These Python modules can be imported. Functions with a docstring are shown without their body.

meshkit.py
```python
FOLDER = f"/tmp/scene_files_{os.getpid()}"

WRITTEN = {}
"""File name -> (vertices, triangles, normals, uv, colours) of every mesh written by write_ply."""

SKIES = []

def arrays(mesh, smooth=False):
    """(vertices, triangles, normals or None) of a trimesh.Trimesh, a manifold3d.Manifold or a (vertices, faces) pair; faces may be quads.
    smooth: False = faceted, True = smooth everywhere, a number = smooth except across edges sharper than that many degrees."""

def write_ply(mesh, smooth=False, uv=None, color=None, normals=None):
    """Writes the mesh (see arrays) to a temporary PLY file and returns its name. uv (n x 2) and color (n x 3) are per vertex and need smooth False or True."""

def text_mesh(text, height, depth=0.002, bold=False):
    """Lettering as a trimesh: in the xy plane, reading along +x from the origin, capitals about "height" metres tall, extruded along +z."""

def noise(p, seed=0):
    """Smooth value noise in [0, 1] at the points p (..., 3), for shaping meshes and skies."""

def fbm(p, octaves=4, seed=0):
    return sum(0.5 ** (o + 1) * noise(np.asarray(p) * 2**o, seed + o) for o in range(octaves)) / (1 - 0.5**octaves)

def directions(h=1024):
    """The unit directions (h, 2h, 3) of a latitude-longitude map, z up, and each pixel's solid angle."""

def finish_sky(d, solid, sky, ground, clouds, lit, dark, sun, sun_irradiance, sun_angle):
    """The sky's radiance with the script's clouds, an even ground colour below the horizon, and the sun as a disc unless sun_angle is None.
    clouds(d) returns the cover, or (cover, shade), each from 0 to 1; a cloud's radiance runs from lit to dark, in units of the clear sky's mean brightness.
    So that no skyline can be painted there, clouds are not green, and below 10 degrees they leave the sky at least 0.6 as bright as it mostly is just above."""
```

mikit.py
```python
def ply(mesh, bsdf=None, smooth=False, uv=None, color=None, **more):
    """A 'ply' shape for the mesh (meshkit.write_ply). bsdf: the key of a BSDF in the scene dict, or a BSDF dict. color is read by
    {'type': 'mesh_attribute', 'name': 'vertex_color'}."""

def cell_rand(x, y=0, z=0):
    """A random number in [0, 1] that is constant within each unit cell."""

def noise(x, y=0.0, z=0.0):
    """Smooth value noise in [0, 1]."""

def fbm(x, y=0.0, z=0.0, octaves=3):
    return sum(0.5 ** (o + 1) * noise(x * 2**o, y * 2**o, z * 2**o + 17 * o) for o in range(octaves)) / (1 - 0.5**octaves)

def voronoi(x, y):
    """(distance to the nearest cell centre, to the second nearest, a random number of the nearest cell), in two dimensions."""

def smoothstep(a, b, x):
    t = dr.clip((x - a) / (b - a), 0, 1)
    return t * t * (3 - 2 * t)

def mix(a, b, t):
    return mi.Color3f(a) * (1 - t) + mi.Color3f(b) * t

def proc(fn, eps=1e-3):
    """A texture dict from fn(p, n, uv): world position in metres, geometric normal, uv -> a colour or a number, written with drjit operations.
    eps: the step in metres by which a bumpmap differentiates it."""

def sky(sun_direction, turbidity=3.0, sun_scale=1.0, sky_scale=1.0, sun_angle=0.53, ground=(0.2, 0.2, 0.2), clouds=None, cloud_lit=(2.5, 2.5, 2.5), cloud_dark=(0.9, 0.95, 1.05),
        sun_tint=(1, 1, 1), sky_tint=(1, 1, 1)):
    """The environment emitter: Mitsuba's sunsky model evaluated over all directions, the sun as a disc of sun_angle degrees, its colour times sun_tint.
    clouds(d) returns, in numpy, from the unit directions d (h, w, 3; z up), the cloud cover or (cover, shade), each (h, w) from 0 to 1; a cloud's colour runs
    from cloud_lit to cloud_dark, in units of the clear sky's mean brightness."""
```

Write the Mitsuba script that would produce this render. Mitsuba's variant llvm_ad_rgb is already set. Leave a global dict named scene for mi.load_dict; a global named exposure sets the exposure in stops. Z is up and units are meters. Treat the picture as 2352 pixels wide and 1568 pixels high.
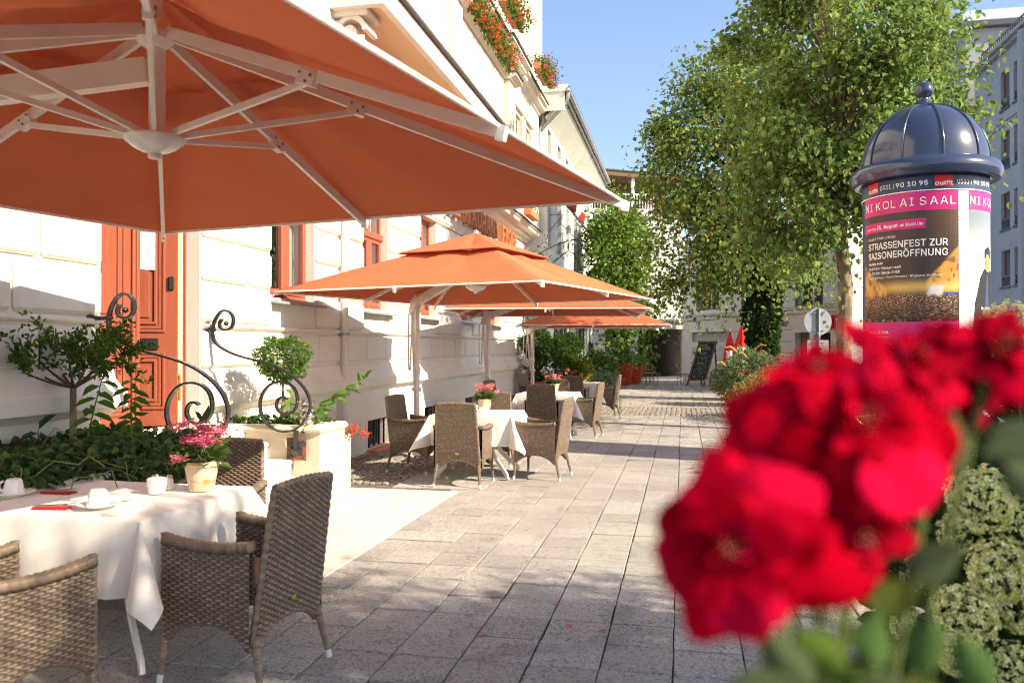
import math, random, numpy as np, trimesh, mitsuba as mi, mikit, meshkit, drjit as dr
from scipy.spatial import ConvexHull
from shapely.geometry import Polygon, box as sbox, LineString
from shapely.ops import unary_union
from mikit import noise, fbm, voronoi, cell_rand, smoothstep, mix
T = mi.ScalarTransform4f
scene, labels = {}, {}

# ---------------------------------------------------------------- camera, sky, exposure
YAW, PITCH = math.atan(392 / 1900), math.atan(13 / 1900)
EYE = (0.0, 0.0, 1.56)
FWD = (-math.sin(YAW) * math.cos(PITCH), math.cos(YAW) * math.cos(PITCH), math.sin(PITCH))
scene['camera'] = {'type': 'thinlens', 'fov': 2 * math.degrees(math.atan(1176 / 1900)), 'fov_axis': 'x',
    'to_world': T().look_at(origin=list(EYE), target=[e + f for e, f in zip(EYE, FWD)], up=[0, 0, 1]),
    'aperture_radius': 0.0056, 'focus_distance': 8.0, 'near_clip': 0.05, 'far_clip': 600.0}
SUN = (0.84, -0.235, 0.555)
scene['sky'] = mikit.sky(SUN, turbidity=4.0, sun_tint=(1.0, 1.08, 1.19), sky_tint=(0.91, 0.85, 0.87), sun_scale=1.0, sky_scale=1.25)
exposure = 2.85

# ---------------------------------------------------------------- materials
def rgb(c): return {'type': 'rgb', 'value': [float(x) for x in c]} if not isinstance(c, dict) else c
def two(b): return {'type': 'twosided', 'bsdf': b}
def M(name, col, rough=0.6, spec=0.4, bump=None, scale=1.0, eps=1e-3, **k):
    b = {'type': 'principled', 'base_color': rgb(col), 'roughness': rough, 'specular': spec, **k}
    if bump is not None:
        b = {'type': 'bumpmap', 'arbitrary': mikit.proc(bump, eps=eps), 'scale': scale, 'bsdf': b}
    scene['m_' + name] = two(b)
def leafM(name, col, trans=0.7, rough=0.45):
    scene['m_' + name] = {'type': 'principledthin', 'base_color': rgb(col), 'roughness': rough, 'diff_trans': trans, 'spec_trans': 0.0, 'eta': 1.4}
VC = {'type': 'mesh_attribute', 'name': 'vertex_color'}

def stucco(base, dirt):
    def f(p, n, uv):
        a = fbm(p.x * 0.9 + 3, p.y * 0.9, p.z * 0.9, 4)
        b = fbm(p.x * 14, p.y * 14, p.z * 5, 2)
        s = smoothstep(0.55, 0.8, a) * 0.35 + smoothstep(0.6, 0.85, b) * 0.12
        low = smoothstep(0.5, 0.0, p.z) * smoothstep(0.35, 0.75, fbm(p.x * 3, p.y * 3, p.z * 5, 3)) * 0.55
        return mix(base, dirt, dr.clip(s + low, 0, 1))
    return f
def grain(p, n, uv): return fbm(p.x * 60, p.y * 60, p.z * 60, 2) * 0.0012 + fbm(p.x * 9, p.y * 9, p.z * 9, 2) * 0.002
M('cream', mikit.proc(stucco((0.665, 0.63, 0.565), (0.46, 0.42, 0.35))), 0.85, 0.2, bump=grain)
M('cream_trim', (0.65, 0.61, 0.535), 0.8, 0.2)
M('soffit', (0.62, 0.47, 0.30), 0.85, 0.2)
M('sandstone', mikit.proc(stucco((0.60, 0.54, 0.44), (0.38, 0.32, 0.24))), 0.85, 0.2, bump=grain)
M('whitewash', mikit.proc(stucco((0.74, 0.75, 0.71), (0.52, 0.55, 0.52))), 0.85, 0.2)
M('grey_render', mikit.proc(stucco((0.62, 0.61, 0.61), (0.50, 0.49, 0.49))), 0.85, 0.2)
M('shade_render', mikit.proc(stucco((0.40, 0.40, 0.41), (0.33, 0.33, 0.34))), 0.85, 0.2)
M('yellow_render', (0.50, 0.44, 0.30), 0.85, 0.2)
M('passage', (0.34, 0.29, 0.25), 0.8, 0.2)
M('door_seal', (0.62, 0.52, 0.22), 0.5, 0.3)
M('brown_wood', (0.20, 0.12, 0.07), 0.7, 0.3)
def speckle(a, b, c, k=210.0):
    def f(p, n, uv):
        s = noise(p.x * k, p.y * k, p.z * k); t = noise(p.x * k * .47 + 9, p.y * k * .47, p.z * k * .47)
        l = fbm(p.x * 1.7, p.y * 1.7, 0.0, 3)
        col = mix(a, b, smoothstep(0.35, 0.75, s)); col = mix(col, c, smoothstep(0.62, 0.8, t) * 0.75)
        one = cell_rand(dr.floor((p.x + .4) / .3495), dr.floor((p.y - 4.36) / .342), 3)
        st = smoothstep(.66, .8, fbm(p.x * 2.6 + 7, p.y * 2.6, 0.0, 3)) * .22
        return col * (0.80 + 0.28 * l) * (.90 + .20 * one) * (1 - st)
    return f
def pebble(p, n, uv): return noise(p.x * 150, p.y * 150, p.z * 150) * 0.0025
M('slab', mikit.proc(speckle((0.27, 0.25, 0.237), (0.41, 0.382, 0.358), (0.15, 0.14, 0.132), 170.0)), 0.8, 0.25, bump=pebble)
M('slab_b', mikit.proc(speckle((0.29, 0.272, 0.26), (0.43, 0.405, 0.383), (0.17, 0.16, 0.152), 170.0)), 0.8, 0.25, bump=pebble)
M('slab_smooth', mikit.proc(speckle((0.30, 0.29, 0.265), (0.34, 0.325, 0.295), (0.25, 0.24, 0.22), 60.0)), 0.75, 0.25)
M('grout', mikit.proc(speckle((0.11, 0.095, 0.08), (0.17, 0.15, 0.125), (0.05, 0.06, 0.03), 40.0)), 0.95, 0.1)
M('asphalt', mikit.proc(speckle((0.05, 0.05, 0.05), (0.09, 0.09, 0.09), (0.12, 0.12, 0.12), 90.0)), 0.9, 0.2)
M('cobble', mikit.proc(speckle((0.24, 0.215, 0.19), (0.34, 0.31, 0.27), (0.15, 0.14, 0.13), 50.0)), 0.7, 0.3)
M('ramp', mikit.proc(speckle((0.54, 0.505, 0.45), (0.60, 0.565, 0.51), (0.46, 0.42, 0.37), 40.0)), 0.8, 0.2)
M('soil', (0.05, 0.035, 0.022), 0.95, 0.1)
def doorwood(p, n, uv): return mix((0.31, 0.082, 0.042), (0.25, 0.066, 0.035), fbm(p.x * 30, p.y * 30, p.z * 2.5, 3))
M('door', mikit.proc(doorwood), 0.45, 0.4)
M('frame', (0.34, 0.09, 0.05), 0.4, 0.4)
M('dark', (0.012, 0.012, 0.013), 0.6, 0.3)
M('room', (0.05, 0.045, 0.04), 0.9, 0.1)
M('curtain', (0.40, 0.40, 0.385), 0.9, 0.1)
scene['m_glass'] = {'type': 'thindielectric', 'int_ior': 1.5}
M('zinc', (0.36, 0.38, 0.41), 0.45, 0.5, metallic=0.4)
M('leadgrey', (0.10, 0.095, 0.09), 0.6, 0.4)
M('iron', (0.022, 0.022, 0.024), 0.28, 0.6)
def rusty(p, n, uv): return mix((0.06, 0.06, 0.065), (0.24, 0.10, 0.045), smoothstep(0.38, 0.6, fbm(p.x * 22, p.y * 22, p.z * 22, 3)))
M('rust', mikit.proc(rusty), 0.7, 0.3)
M('steel', (0.62, 0.60, 0.57), 0.22, 0.6, metallic=1.0)
M('brass', (0.62, 0.42, 0.12), 0.35, 0.5, metallic=0.8)
M('copper', (0.52, 0.20, 0.09), 0.45, 0.5, metallic=0.25)
def fabric(base, fade):
    def f(p, n, uv):
        return mix(base, fade, smoothstep(0.4, 0.8, fbm(p.x * 2.2, p.y * 2.2, p.z * 2.2, 4)) * 0.5 + 0.12 * noise(p.x * 160, p.y * 160, p.z * 160))
    return f
scene['m_canvas'] = {'type': 'principledthin', 'base_color': mikit.proc(fabric((0.52, 0.134, 0.067), (0.56, 0.16, 0.082))), 'roughness': 0.8, 'diff_trans': 0.11, 'spec_trans': 0.0, 'eta': 1.3}
M('umb_metal', (0.74, 0.70, 0.65), 0.35, 0.5)
M('white_plastic', (0.78, 0.76, 0.71), 0.3, 0.5)
M('black_plastic', (0.02, 0.02, 0.02), 0.4, 0.5)
scene['m_lens'] = two({'type': 'principled', 'base_color': rgb((0.72, 0.72, 0.70)), 'roughness': 0.15, 'specular': 0.6})
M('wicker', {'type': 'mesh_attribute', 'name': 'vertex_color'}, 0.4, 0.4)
M('cushion', (0.42, 0.36, 0.31), 0.9, 0.2)
scene['m_linen'] = {'type': 'principledthin', 'base_color': rgb((0.80, 0.775, 0.735)), 'roughness': 0.85, 'diff_trans': 0.25, 'spec_trans': 0.0, 'eta': 1.3}
M('porcelain', (0.84, 0.83, 0.80), 0.12, 0.6)
M('clear_glass', (0.75, 0.77, 0.78), 0.08, 0.6)
M('napkin', (0.42, 0.03, 0.035), 0.8, 0.2)
def potclay(p, n, uv): return mix((0.66, 0.54, 0.36), (0.50, 0.28, 0.10), smoothstep(0.58, 0.72, fbm(p.x * 18, p.y * 18, p.z * 40, 3)))
M('crackle_pot', mikit.proc(potclay), 0.6, 0.3)
M('terracotta', (0.52, 0.20, 0.09), 0.7, 0.3)
M('red_pot', (0.60, 0.045, 0.022), 0.2, 0.6)
M('red_paint', (0.42, 0.06, 0.035), 0.5, 0.4)
M('navy', (0.028, 0.042, 0.095), 0.16, 0.6, clearcoat=0.6)
M('navy_flat', (0.03, 0.05, 0.13), 0.4, 0.4)
M('paper', (0.82, 0.82, 0.82), 0.6, 0.3)
M('ink', (0.02, 0.02, 0.022), 0.6, 0.3)
M('ink_white', (0.86, 0.85, 0.84), 0.5, 0.3)
M('magenta', (0.62, 0.022, 0.20), 0.4, 0.4)
M('signred', (0.60, 0.02, 0.03), 0.4, 0.4)
M('umb_red', mikit.proc(fabric((0.66, 0.03, 0.022), (0.60, 0.03, 0.025))), 0.75, 0.3)
M('chalk', (0.55, 0.56, 0.52), 0.9, 0.1)
M('chalkboard', (0.022, 0.03, 0.03), 0.6, 0.3)
M('board_wood', (0.17, 0.075, 0.04), 0.5, 0.4)
M('bench_wood', (0.62, 0.33, 0.05), 0.45, 0.4)
M('cane', (0.42, 0.26, 0.09), 0.45, 0.4)
M('shutter', mikit.proc(lambda p, n, uv: mix((0.055, 0.07, 0.068), (0.11, 0.13, 0.12), fbm(p.x * 25, p.y * 25, p.z * 2, 3))), 0.6, 0.3)
M('soffit_board', (0.64, 0.655, 0.57), 0.7, 0.3)
M('picket', (0.50, 0.56, 0.44), 0.7, 0.3)
M('blind', (0.165, 0.115, 0.115), 0.8, 0.2)
M('slate', (0.09, 0.10, 0.11), 0.6, 0.4)
def barky(p, n, uv): return mix((0.17, 0.125, 0.085), (0.34, 0.27, 0.19), smoothstep(0.35, 0.7, fbm(p.x * 16, p.y * 16, p.z * 5, 4)))
M('bark', mikit.proc(barky), 0.9, 0.2, bump=lambda p, n, uv: fbm(p.x * 30, p.y * 30, p.z * 8, 3) * 0.012)
M('twig', (0.10, 0.065, 0.045), 0.8, 0.2)
M('stem', (0.13, 0.17, 0.05), 0.6, 0.3)
leafM('leaf', VC, 0.8, 0.36)
leafM('petal', VC, 0.5, 0.5)
leafM('rose_petal', VC, 0.22, 0.55)
M('trunk_dark', (0.05, 0.04, 0.03), 0.9, 0.1)

# ---------------------------------------------------------------- mesh helpers
def fix(v, f):
    return np.asarray(v, float), np.asarray(f, int)
def join(*ms):
    vs, fs, n = [], [], 0
    for m in ms:
        if m is None: continue
        v, f = (m.vertices, m.faces) if hasattr(m, 'vertices') else m
        v, f = np.asarray(v, float), np.asarray(f, int)
        if f.shape[1] == 4: f = np.vstack([f[:, [0, 1, 2]], f[:, [0, 2, 3]]])
        vs.append(v); fs.append(f + n); n += len(v)
    return np.vstack(vs), np.vstack(fs)
def hull(p):
    p = np.asarray(p, float); h = ConvexHull(p)
    f = h.simplices.copy(); a = p[f]
    nn = np.cross(a[:, 1] - a[:, 0], a[:, 2] - a[:, 0])
    fl = (nn * h.equations[:, :3]).sum(1) < 0
    f[fl] = f[fl][:, ::-1]
    return p, f
_SG = np.array([[x, y, z] for x in (-1, 1) for y in (-1, 1) for z in (-1, 1)], float)
_cb = {}
def cbox(c, s, b=0.0, rot=None):
    """Box centred at c, size s, chamfered by b."""
    h = np.asarray(s, float) / 2
    if b <= 0:
        p = _SG * h
        if 'b' not in _cb: _cb['b'] = hull(_SG)[1]
        f = _cb['b']
    else:
        b = min(b, 0.49 * float(min(s)))
        p = np.vstack([_SG * (h - np.array(o) * b) for o in ((0, 1, 1), (1, 0, 1), (1, 1, 0))])
        if 'c' not in _cb: _cb['c'] = hull(np.vstack([_SG * (1 - np.array(o) * .2) for o in ((0, 1, 1), (1, 0, 1), (1, 1, 0))]))[1]
        f = _cb['c']
    if rot is not None: p = p @ np.asarray(rot).T
    return p + np.asarray(c, float), f
def b2(x0, x1, y0, y1, z0, z1, b=0.0): return cbox(((x0 + x1) / 2, (y0 + y1) / 2, (z0 + z1) / 2), (abs(x1 - x0), abs(y1 - y0), abs(z1 - z0)), b)
def rz(a): c, s = math.cos(a), math.sin(a); return np.array([[c, -s, 0], [s, c, 0], [0, 0, 1.0]])
def rx(a): c, s = math.cos(a), math.sin(a); return np.array([[1, 0, 0], [0, c, -s], [0, s, c.real]])
def ry(a): c, s = math.cos(a), math.sin(a); return np.array([[c, 0, s], [0, 1, 0], [-s, 0, c]])
def mv(m, R=None, t=(0, 0, 0)):
    v, f = (m.vertices, m.faces) if hasattr(m, 'vertices') else m
    v = np.asarray(v, float)
    if R is not None: v = v @ np.asarray(R).T
    return v + np.asarray(t, float), np.asarray(f)
def frames(p):
    p = np.asarray(p, float); t = np.gradient(p, axis=0); t /= np.linalg.norm(t, axis=1, keepdims=True) + 1e-12
    a = np.array([0, 0, 1.0]) if abs(t[0][2]) < 0.9 else np.array([1.0, 0, 0])
    ns = []
    for k in range(len(p)):
        a = a - t[k] * (a @ t[k]); a /= np.linalg.norm(a) + 1e-12; ns.append(a.copy())
    ns = np.array(ns); return t, ns, np.cross(t, ns)
def sweep(p, prof, scale=None, closed=False, caps=True, up=None):
    """prof (k,2) swept along the points p; prof x along frame normal, y along binormal."""
    p = np.asarray(p, float); prof = np.asarray(prof, float); n, k = len(p), len(prof)
    t, a, b = frames(p)
    if up is not None:
        a = np.asarray(up, float) - t * (t @ np.asarray(up, float))[:, None]; a /= np.linalg.norm(a, axis=1, keepdims=True); b = np.cross(t, a)
    s = np.ones(n) if scale is None else np.broadcast_to(scale, n)
    v = (p[:, None] + (a[:, None] * prof[None, :, :1] + b[:, None] * prof[None, :, 1:]) * s[:, None, None]).reshape(-1, 3)
    i, j = np.meshgrid(np.arange(n if closed else n - 1), np.arange(k), indexing='ij')
    i2, j2 = (i + 1) % n, (j + 1) % k
    q = np.stack([i * k + j, i * k + j2, i2 * k + j2, i2 * k + j], -1).reshape(-1, 4)
    f = np.vstack([q[:, [0, 1, 2]], q[:, [0, 2, 3]]])
    if caps and not closed:
        c0, c1 = len(v), len(v) + 1; v = np.vstack([v, p[:1], p[-1:]]); r = np.arange(k); r2 = (r + 1) % k
        f = np.vstack([f, np.stack([r2, r, r * 0 + c0], 1), np.stack([(n - 1) * k + r, (n - 1) * k + r2, r * 0 + c1], 1)])
    return v, f
def circ(r, n=8): a = np.arange(n) * 2 * math.pi / n; return np.stack([r * np.cos(a), r * np.sin(a)], 1)
def tube(p, r, n=8, closed=False): return sweep(p, circ(1.0, n), r, closed)
def rect(w, h): return np.array([[w / 2, -h / 2], [w / 2, h / 2], [-w / 2, h / 2], [-w / 2, -h / 2]])
def beam(a, b, w, h, up=(0, 0, 1)):
    return sweep([a, b], rect(h, w), up=up)
def lathe(pr, n=24, c=(0, 0, 0)):
    pr = np.asarray(pr, float); k = len(pr); a = np.arange(n) * 2 * math.pi / n
    v = np.stack([pr[None, :, 0] * np.cos(a)[:, None], pr[None, :, 0] * np.sin(a)[:, None], np.broadcast_to(pr[None, :, 1], (n, k))], -1).reshape(-1, 3)
    i, j = np.meshgrid(np.arange(n), np.arange(k - 1), indexing='ij'); i2 = (i + 1) % n
    q = np.stack([i * k + j, i2 * k + j, i2 * k + j + 1, i * k + j + 1], -1).reshape(-1, 4)
    return v + np.asarray(c, float), np.vstack([q[:, [0, 1, 2]], q[:, [0, 2, 3]]])
def grid(P):
    n, k = P.shape[:2]; i, j = np.meshgrid(np.arange(n - 1), np.arange(k - 1), indexing='ij')
    q = np.stack([i * k + j, (i + 1) * k + j, (i + 1) * k + j + 1, i * k + j + 1], -1).reshape(-1, 4)
    return P.reshape(-1, 3), np.vstack([q[:, [0, 1, 2]], q[:, [0, 2, 3]]])
def extr(poly, d):
    """shapely polygon(s) extruded along +z by d."""
    ms = [trimesh.creation.extrude_polygon(g, d, engine='earcut') for g in getattr(poly, 'geoms', [poly]) if g.area > 1e-9]
    return join(*ms)
YZ = np.array([[0, 0, 1.0], [1, 0, 0], [0, 1, 0]])   # (u,v,w) -> x=w, y=u, z=v : facade facing +x when w is outward
def facade(poly, x0, d): return mv(extr(poly, d), YZ, (x0, 0, 0))
def prism_y(pr, y0, y1):
    """(x,z) profile extruded along y."""
    return mv(extr(Polygon(pr), y1 - y0), np.array([[1.0, 0, 0], [0, 0, -1], [0, 1, 0]]), (0, y1, 0))

# ---------------------------------------------------------------- scene helpers
used = {}
def key(name):
    if name not in used: used[name] = 0; return name
    used[name] += 1; return '%s_%03d' % (name, used[name])
def put(k, mesh, mat, smooth=False, color=None, **more):
    v, f = (mesh.vertices, mesh.faces) if hasattr(mesh, 'vertices') else mesh
    s = mikit.ply((np.asarray(v, float), np.asarray(f, int)), 'm_' + mat, smooth=smooth, color=color, **more)
    scene[k] = s; return k
def thing(name, label, cat, group=None):
    k = key(name); labels[k] = {'label': label, 'category': cat}
    if group: labels[k]['group'] = group
    return k
def solo(name, mesh, mat, label, cat, group=None, smooth=False, color=None):
    k = thing(name, label, cat, group); return put(k, mesh, mat, smooth, color)
def part(parent, name, mesh, mat, smooth=False, color=None, label=None, stuff=False):
    k = key(parent + '__' + name); put(k, mesh, mat, smooth, color)
    if label or stuff: labels[k] = {}
    if label: labels[k]['label'] = label
    if stuff: labels[k]['kind'] = 'stuff'
    return k
def hold(parent, name): return key(parent + '__' + name)
def struct(name, mesh, mat, label=None, smooth=False):
    k = key(name); put(k, mesh, mat, smooth); labels[k] = {'kind': 'structure'}
    if label: labels[k]['label'] = label
    return k
R0 = np.random.default_rng(7)
def unit(v): return v / (np.linalg.norm(v, axis=-1, keepdims=True) + 1e-12)
def leaves(c, d, size, rng, cols, up=None, wide=0.62, fold=0.25, shape=6, jitter=0.25):
    """Leaf faces at points c (n,3), pointing along d (n,3); returns (v, f), colours."""
    n = len(c); d = unit(np.asarray(d, float)); size = np.broadcast_to(size, n) * rng.uniform(0.7, 1.3, n)
    u = unit(rng.normal(size=(n, 3)) * 0.7 + (np.array([0, 0, 1.0]) if up is None else up))
    s = unit(np.cross(d, u)); u = np.cross(s, d)
    L, W = size[:, None], size[:, None] * wide
    if shape == 4:
        P = np.stack([c, c + d * L * .45 + s * W * .5 + u * L * fold * .4, c + d * L - u * L * .1, c + d * L * .45 - s * W * .5 + u * L * fold * .4], 1)
        F = np.array([[0, 1, 2], [0, 2, 3]])
    else:
        P = np.stack([c, c + d * L * .28 + s * W * .5 + u * L * fold * .4, c + d * L * .68 + s * W * .38 + u * L * fold * .3, c + d * L - u * L * .16,
                      c + d * L * .68 - s * W * .38 + u * L * fold * .3, c + d * L * .28 - s * W * .5 + u * L * fold * .4], 1)
        F = np.array([[0, 1, 2], [0, 2, 3], [0, 3, 4], [0, 4, 5]])
    k = P.shape[1]
    cols = np.asarray(cols, float); t = rng.integers(0, len(cols), n)
    col = cols[t] * rng.uniform(1 - jitter, 1 + jitter, (n, 1))
    return (P.reshape(-1, 3), (F[None] + (np.arange(n) * k)[:, None, None]).reshape(-1, 3)), np.clip(np.repeat(col, k, 0), 0, 1)
def jl(items):
    return join(*[m for m, _ in items]), np.vstack([c for _, c in items])
LINDEN = [(0.25, 0.36, 0.10), (0.20, 0.31, 0.09), (0.30, 0.41, 0.14), (0.16, 0.26, 0.08), (0.29, 0.35, 0.09)]
DARKG = [(0.045, 0.10, 0.025), (0.06, 0.13, 0.03), (0.085, 0.16, 0.035)]
# ================================================================ ground
def gz(y): return 0.0
gy = np.array([-40, 15, 24, 50, 120, 400.0])
gP = np.array([[(x, y, gz(y) - 0.06) for x in (-300, -60, -6, 1.3, 20, 60, 300.0)] for y in gy])
struct('ground', grid(np.transpose(gP, (1, 0, 2))), 'asphalt')
rng = np.random.default_rng(3)
base = np.array([[(x, y, gz(y) - 0.022) for y in (-3, 15, 24, 50.0)] for x in (-4.6, 1.35)])
struct('pavement', grid(base), 'grout', 'footpath of speckled square slabs along the hotel front')
COL0, ROW0, PC, PR = -0.400, 4.360, 0.3495, 0.342
def in_ramp(x, y): return -3.78 < x < -2.36 and 5.2 < y < 8.66
cand, field = [], []
for i in range(-13, 6):
    for j in range(-18, 112):
        x, y = COL0 + (i + .5) * PC, ROW0 + (j + .5) * PR
        if x < -4.55 or x > 1.3: continue
        if in_ramp(x, y) or (x < -3.05 and y > 4.9): continue
        if 18.9 < y < 21.9: continue
        smooth_col = i == -1 and 4 <= j <= 9 or (i == 0 and 3 <= j <= 8)
        hs = [(y, PR)] if not smooth_col else [(y - PR / 4, PR / 2), (y + PR / 4, PR / 2)]
        for yy, h in hs:
            tilt = rng.normal(0, 0.004, 2); dz = rng.uniform(-0.0035, 0.0035)
            m = cbox((0, 0, -0.011), (PC - rng.uniform(.006, .012), h - rng.uniform(.005, .01), 0.022), 0.004)
            v = m[0].copy(); v[:, 2] += v[:, 0] * tilt[0] + v[:, 1] * tilt[1] + dz + gz(yy)
            v[:, :2] = v[:, :2] @ rz(rng.normal(0, .006))[:2, :2].T + (x + rng.normal(0, .0015), yy)
            d = y * .979 - x * .2
            vis = d > 2.9 and -0.68 < (x * .979 + y * .2) / max(d, .1) < 0.25
            cand.append((d if vis else d + 100, (v, m[1]), 'slab_smooth' if smooth_col else ('slab', 'slab', 'slab_b')[rng.integers(3)]))
cand.sort(key=lambda t: t[0])
for d, m, mat in cand[:300]: part('pavement', 'slab', m, mat)
for mat in ('slab', 'slab_b', 'slab_smooth'):
    ms = [m for d, m, k in cand[300:] if k == mat]
    if ms: part('pavement', 'slab_field' if mat == 'slab' else ('speckled_slab_field' if mat == 'slab_b' else 'smooth_slab_field'), join(*ms), mat, stuff=True)
# cobbles by the wall and a band of setts across the path
def cob(x0, x1, y0, y1, sx, sy, rng):
    out = []
    for i in range(int((x1 - x0) / sx)):
        for j in range(int((y1 - y0) / sy)):
            x, y = x0 + (i + .5 + rng.normal(0, .06)) * sx, y0 + (j + .5 * (1 + i % 2) + rng.normal(0, .06)) * sy
            c = cbox((0, 0, 0), (sx * rng.uniform(.72, .92), sy * rng.uniform(.72, .92), 0.05), 0.012)
            out.append(mv((c[0], c[1]), rz(rng.normal(0, .12)), (x, y, -0.02 + rng.uniform(-.008, .004) + gz(y))))
    return join(*out)
struct('cobbled_strip', b2(-4.6, -3.04, 8.7, 24, -0.04, -0.021), 'grout')
part('cobbled_strip', 'cobble', cob(-4.58, -3.06, 9.0, 24.0, 0.085, 0.075, rng), 'cobble', stuff=True)
part('pavement', 'cobble_band', cob(-3.05, 1.3, 18.9, 21.9, 0.12, 0.11, rng), 'cobble', stuff=True)
struct('entrance_slab', b2(-3.75, -2.38, 5.25, 8.64, -0.04, -.012), 'ramp', 'large pale stone slab in front of the entrance steps')
for ya, yb in ((5.25, 6.34), (6.346, 7.46), (7.466, 8.64)): part('entrance_slab', 'slab', b2(-3.75, -2.38, ya, yb, -.011, 0.006, .005), 'ramp')
# flower bed on the right
bx = np.array([[(x, y, gz(y) + 0.02 + .03 * math.sin(7 * x + 3 * y)) for y in np.arange(-1, 27, .5)] for x in (1.36, 1.8, 2.4, 3.2, 4.2)])
struct('flower_bed', grid(bx), 'soil')
for k in range(27): part('flower_bed', 'kerb_stone', b2(1.28, 1.36, -1 + k + .006, k - .006, -0.1 + gz(k), 0.06 + gz(k), .012), 'cobble')
struct('road', np.array([[(x, y, gz(y) - .02) for y in (-30, 15, 24, 36.0)] for x in (4.25, 15.0)]) .reshape(-1, 3) if False else grid(np.array([[(x, y, gz(y) - .02) for y in (-30, 15, 24, 60.0)] for x in (4.25, 15.0)])), 'asphalt')

# ================================================================ hotel
XW, XU = -4.6, -4.2
H = thing('hotel_building', 'cream stucco hotel with rusticated ground floor and orange door and windows', 'building')
WIN = [(8.66, 9.82), (11.43, 12.50), (14.12, 15.09), (16.90, 17.85), (19.70, 20.65)]
ZS, ZT = 2.13, 3.93
CEL = [(11.66, 12.62), (14.42, 15.38), (17.3, 18.2), (20.0, 20.9)]
DOOR = (5.86, 7.26)
wall = sbox(0.5, -0.6, 24.2, 4.95)
holes = [sbox(a, ZS, b, ZT) for a, b in WIN] + [sbox(DOOR[0], 0.78, DOOR[1], 3.6)] + [sbox(a, .03, b, .46) for a, b in CEL]
part(H, 'wall', facade(wall.difference(unary_union(holes)), XW - .34, .34), 'cream')
up = sbox(0.5, 4.955, 24.3, 13.5).difference(unary_union([sbox(20.6, 6.6, 21.5, 7.6), sbox(22.0, 6.6, 22.9, 7.6), sbox(9.6, 5.9, 10.6, 8.2), sbox(12.6, 5.9, 13.6, 8.2)]))
part(H, 'upper_wall', facade(up, XU - .3, .3), 'cream')
part(H, 'end_wall', b2(-16, XW - .345, 23.9, 24.195, -0.6, 13.45), 'cream')
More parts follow.
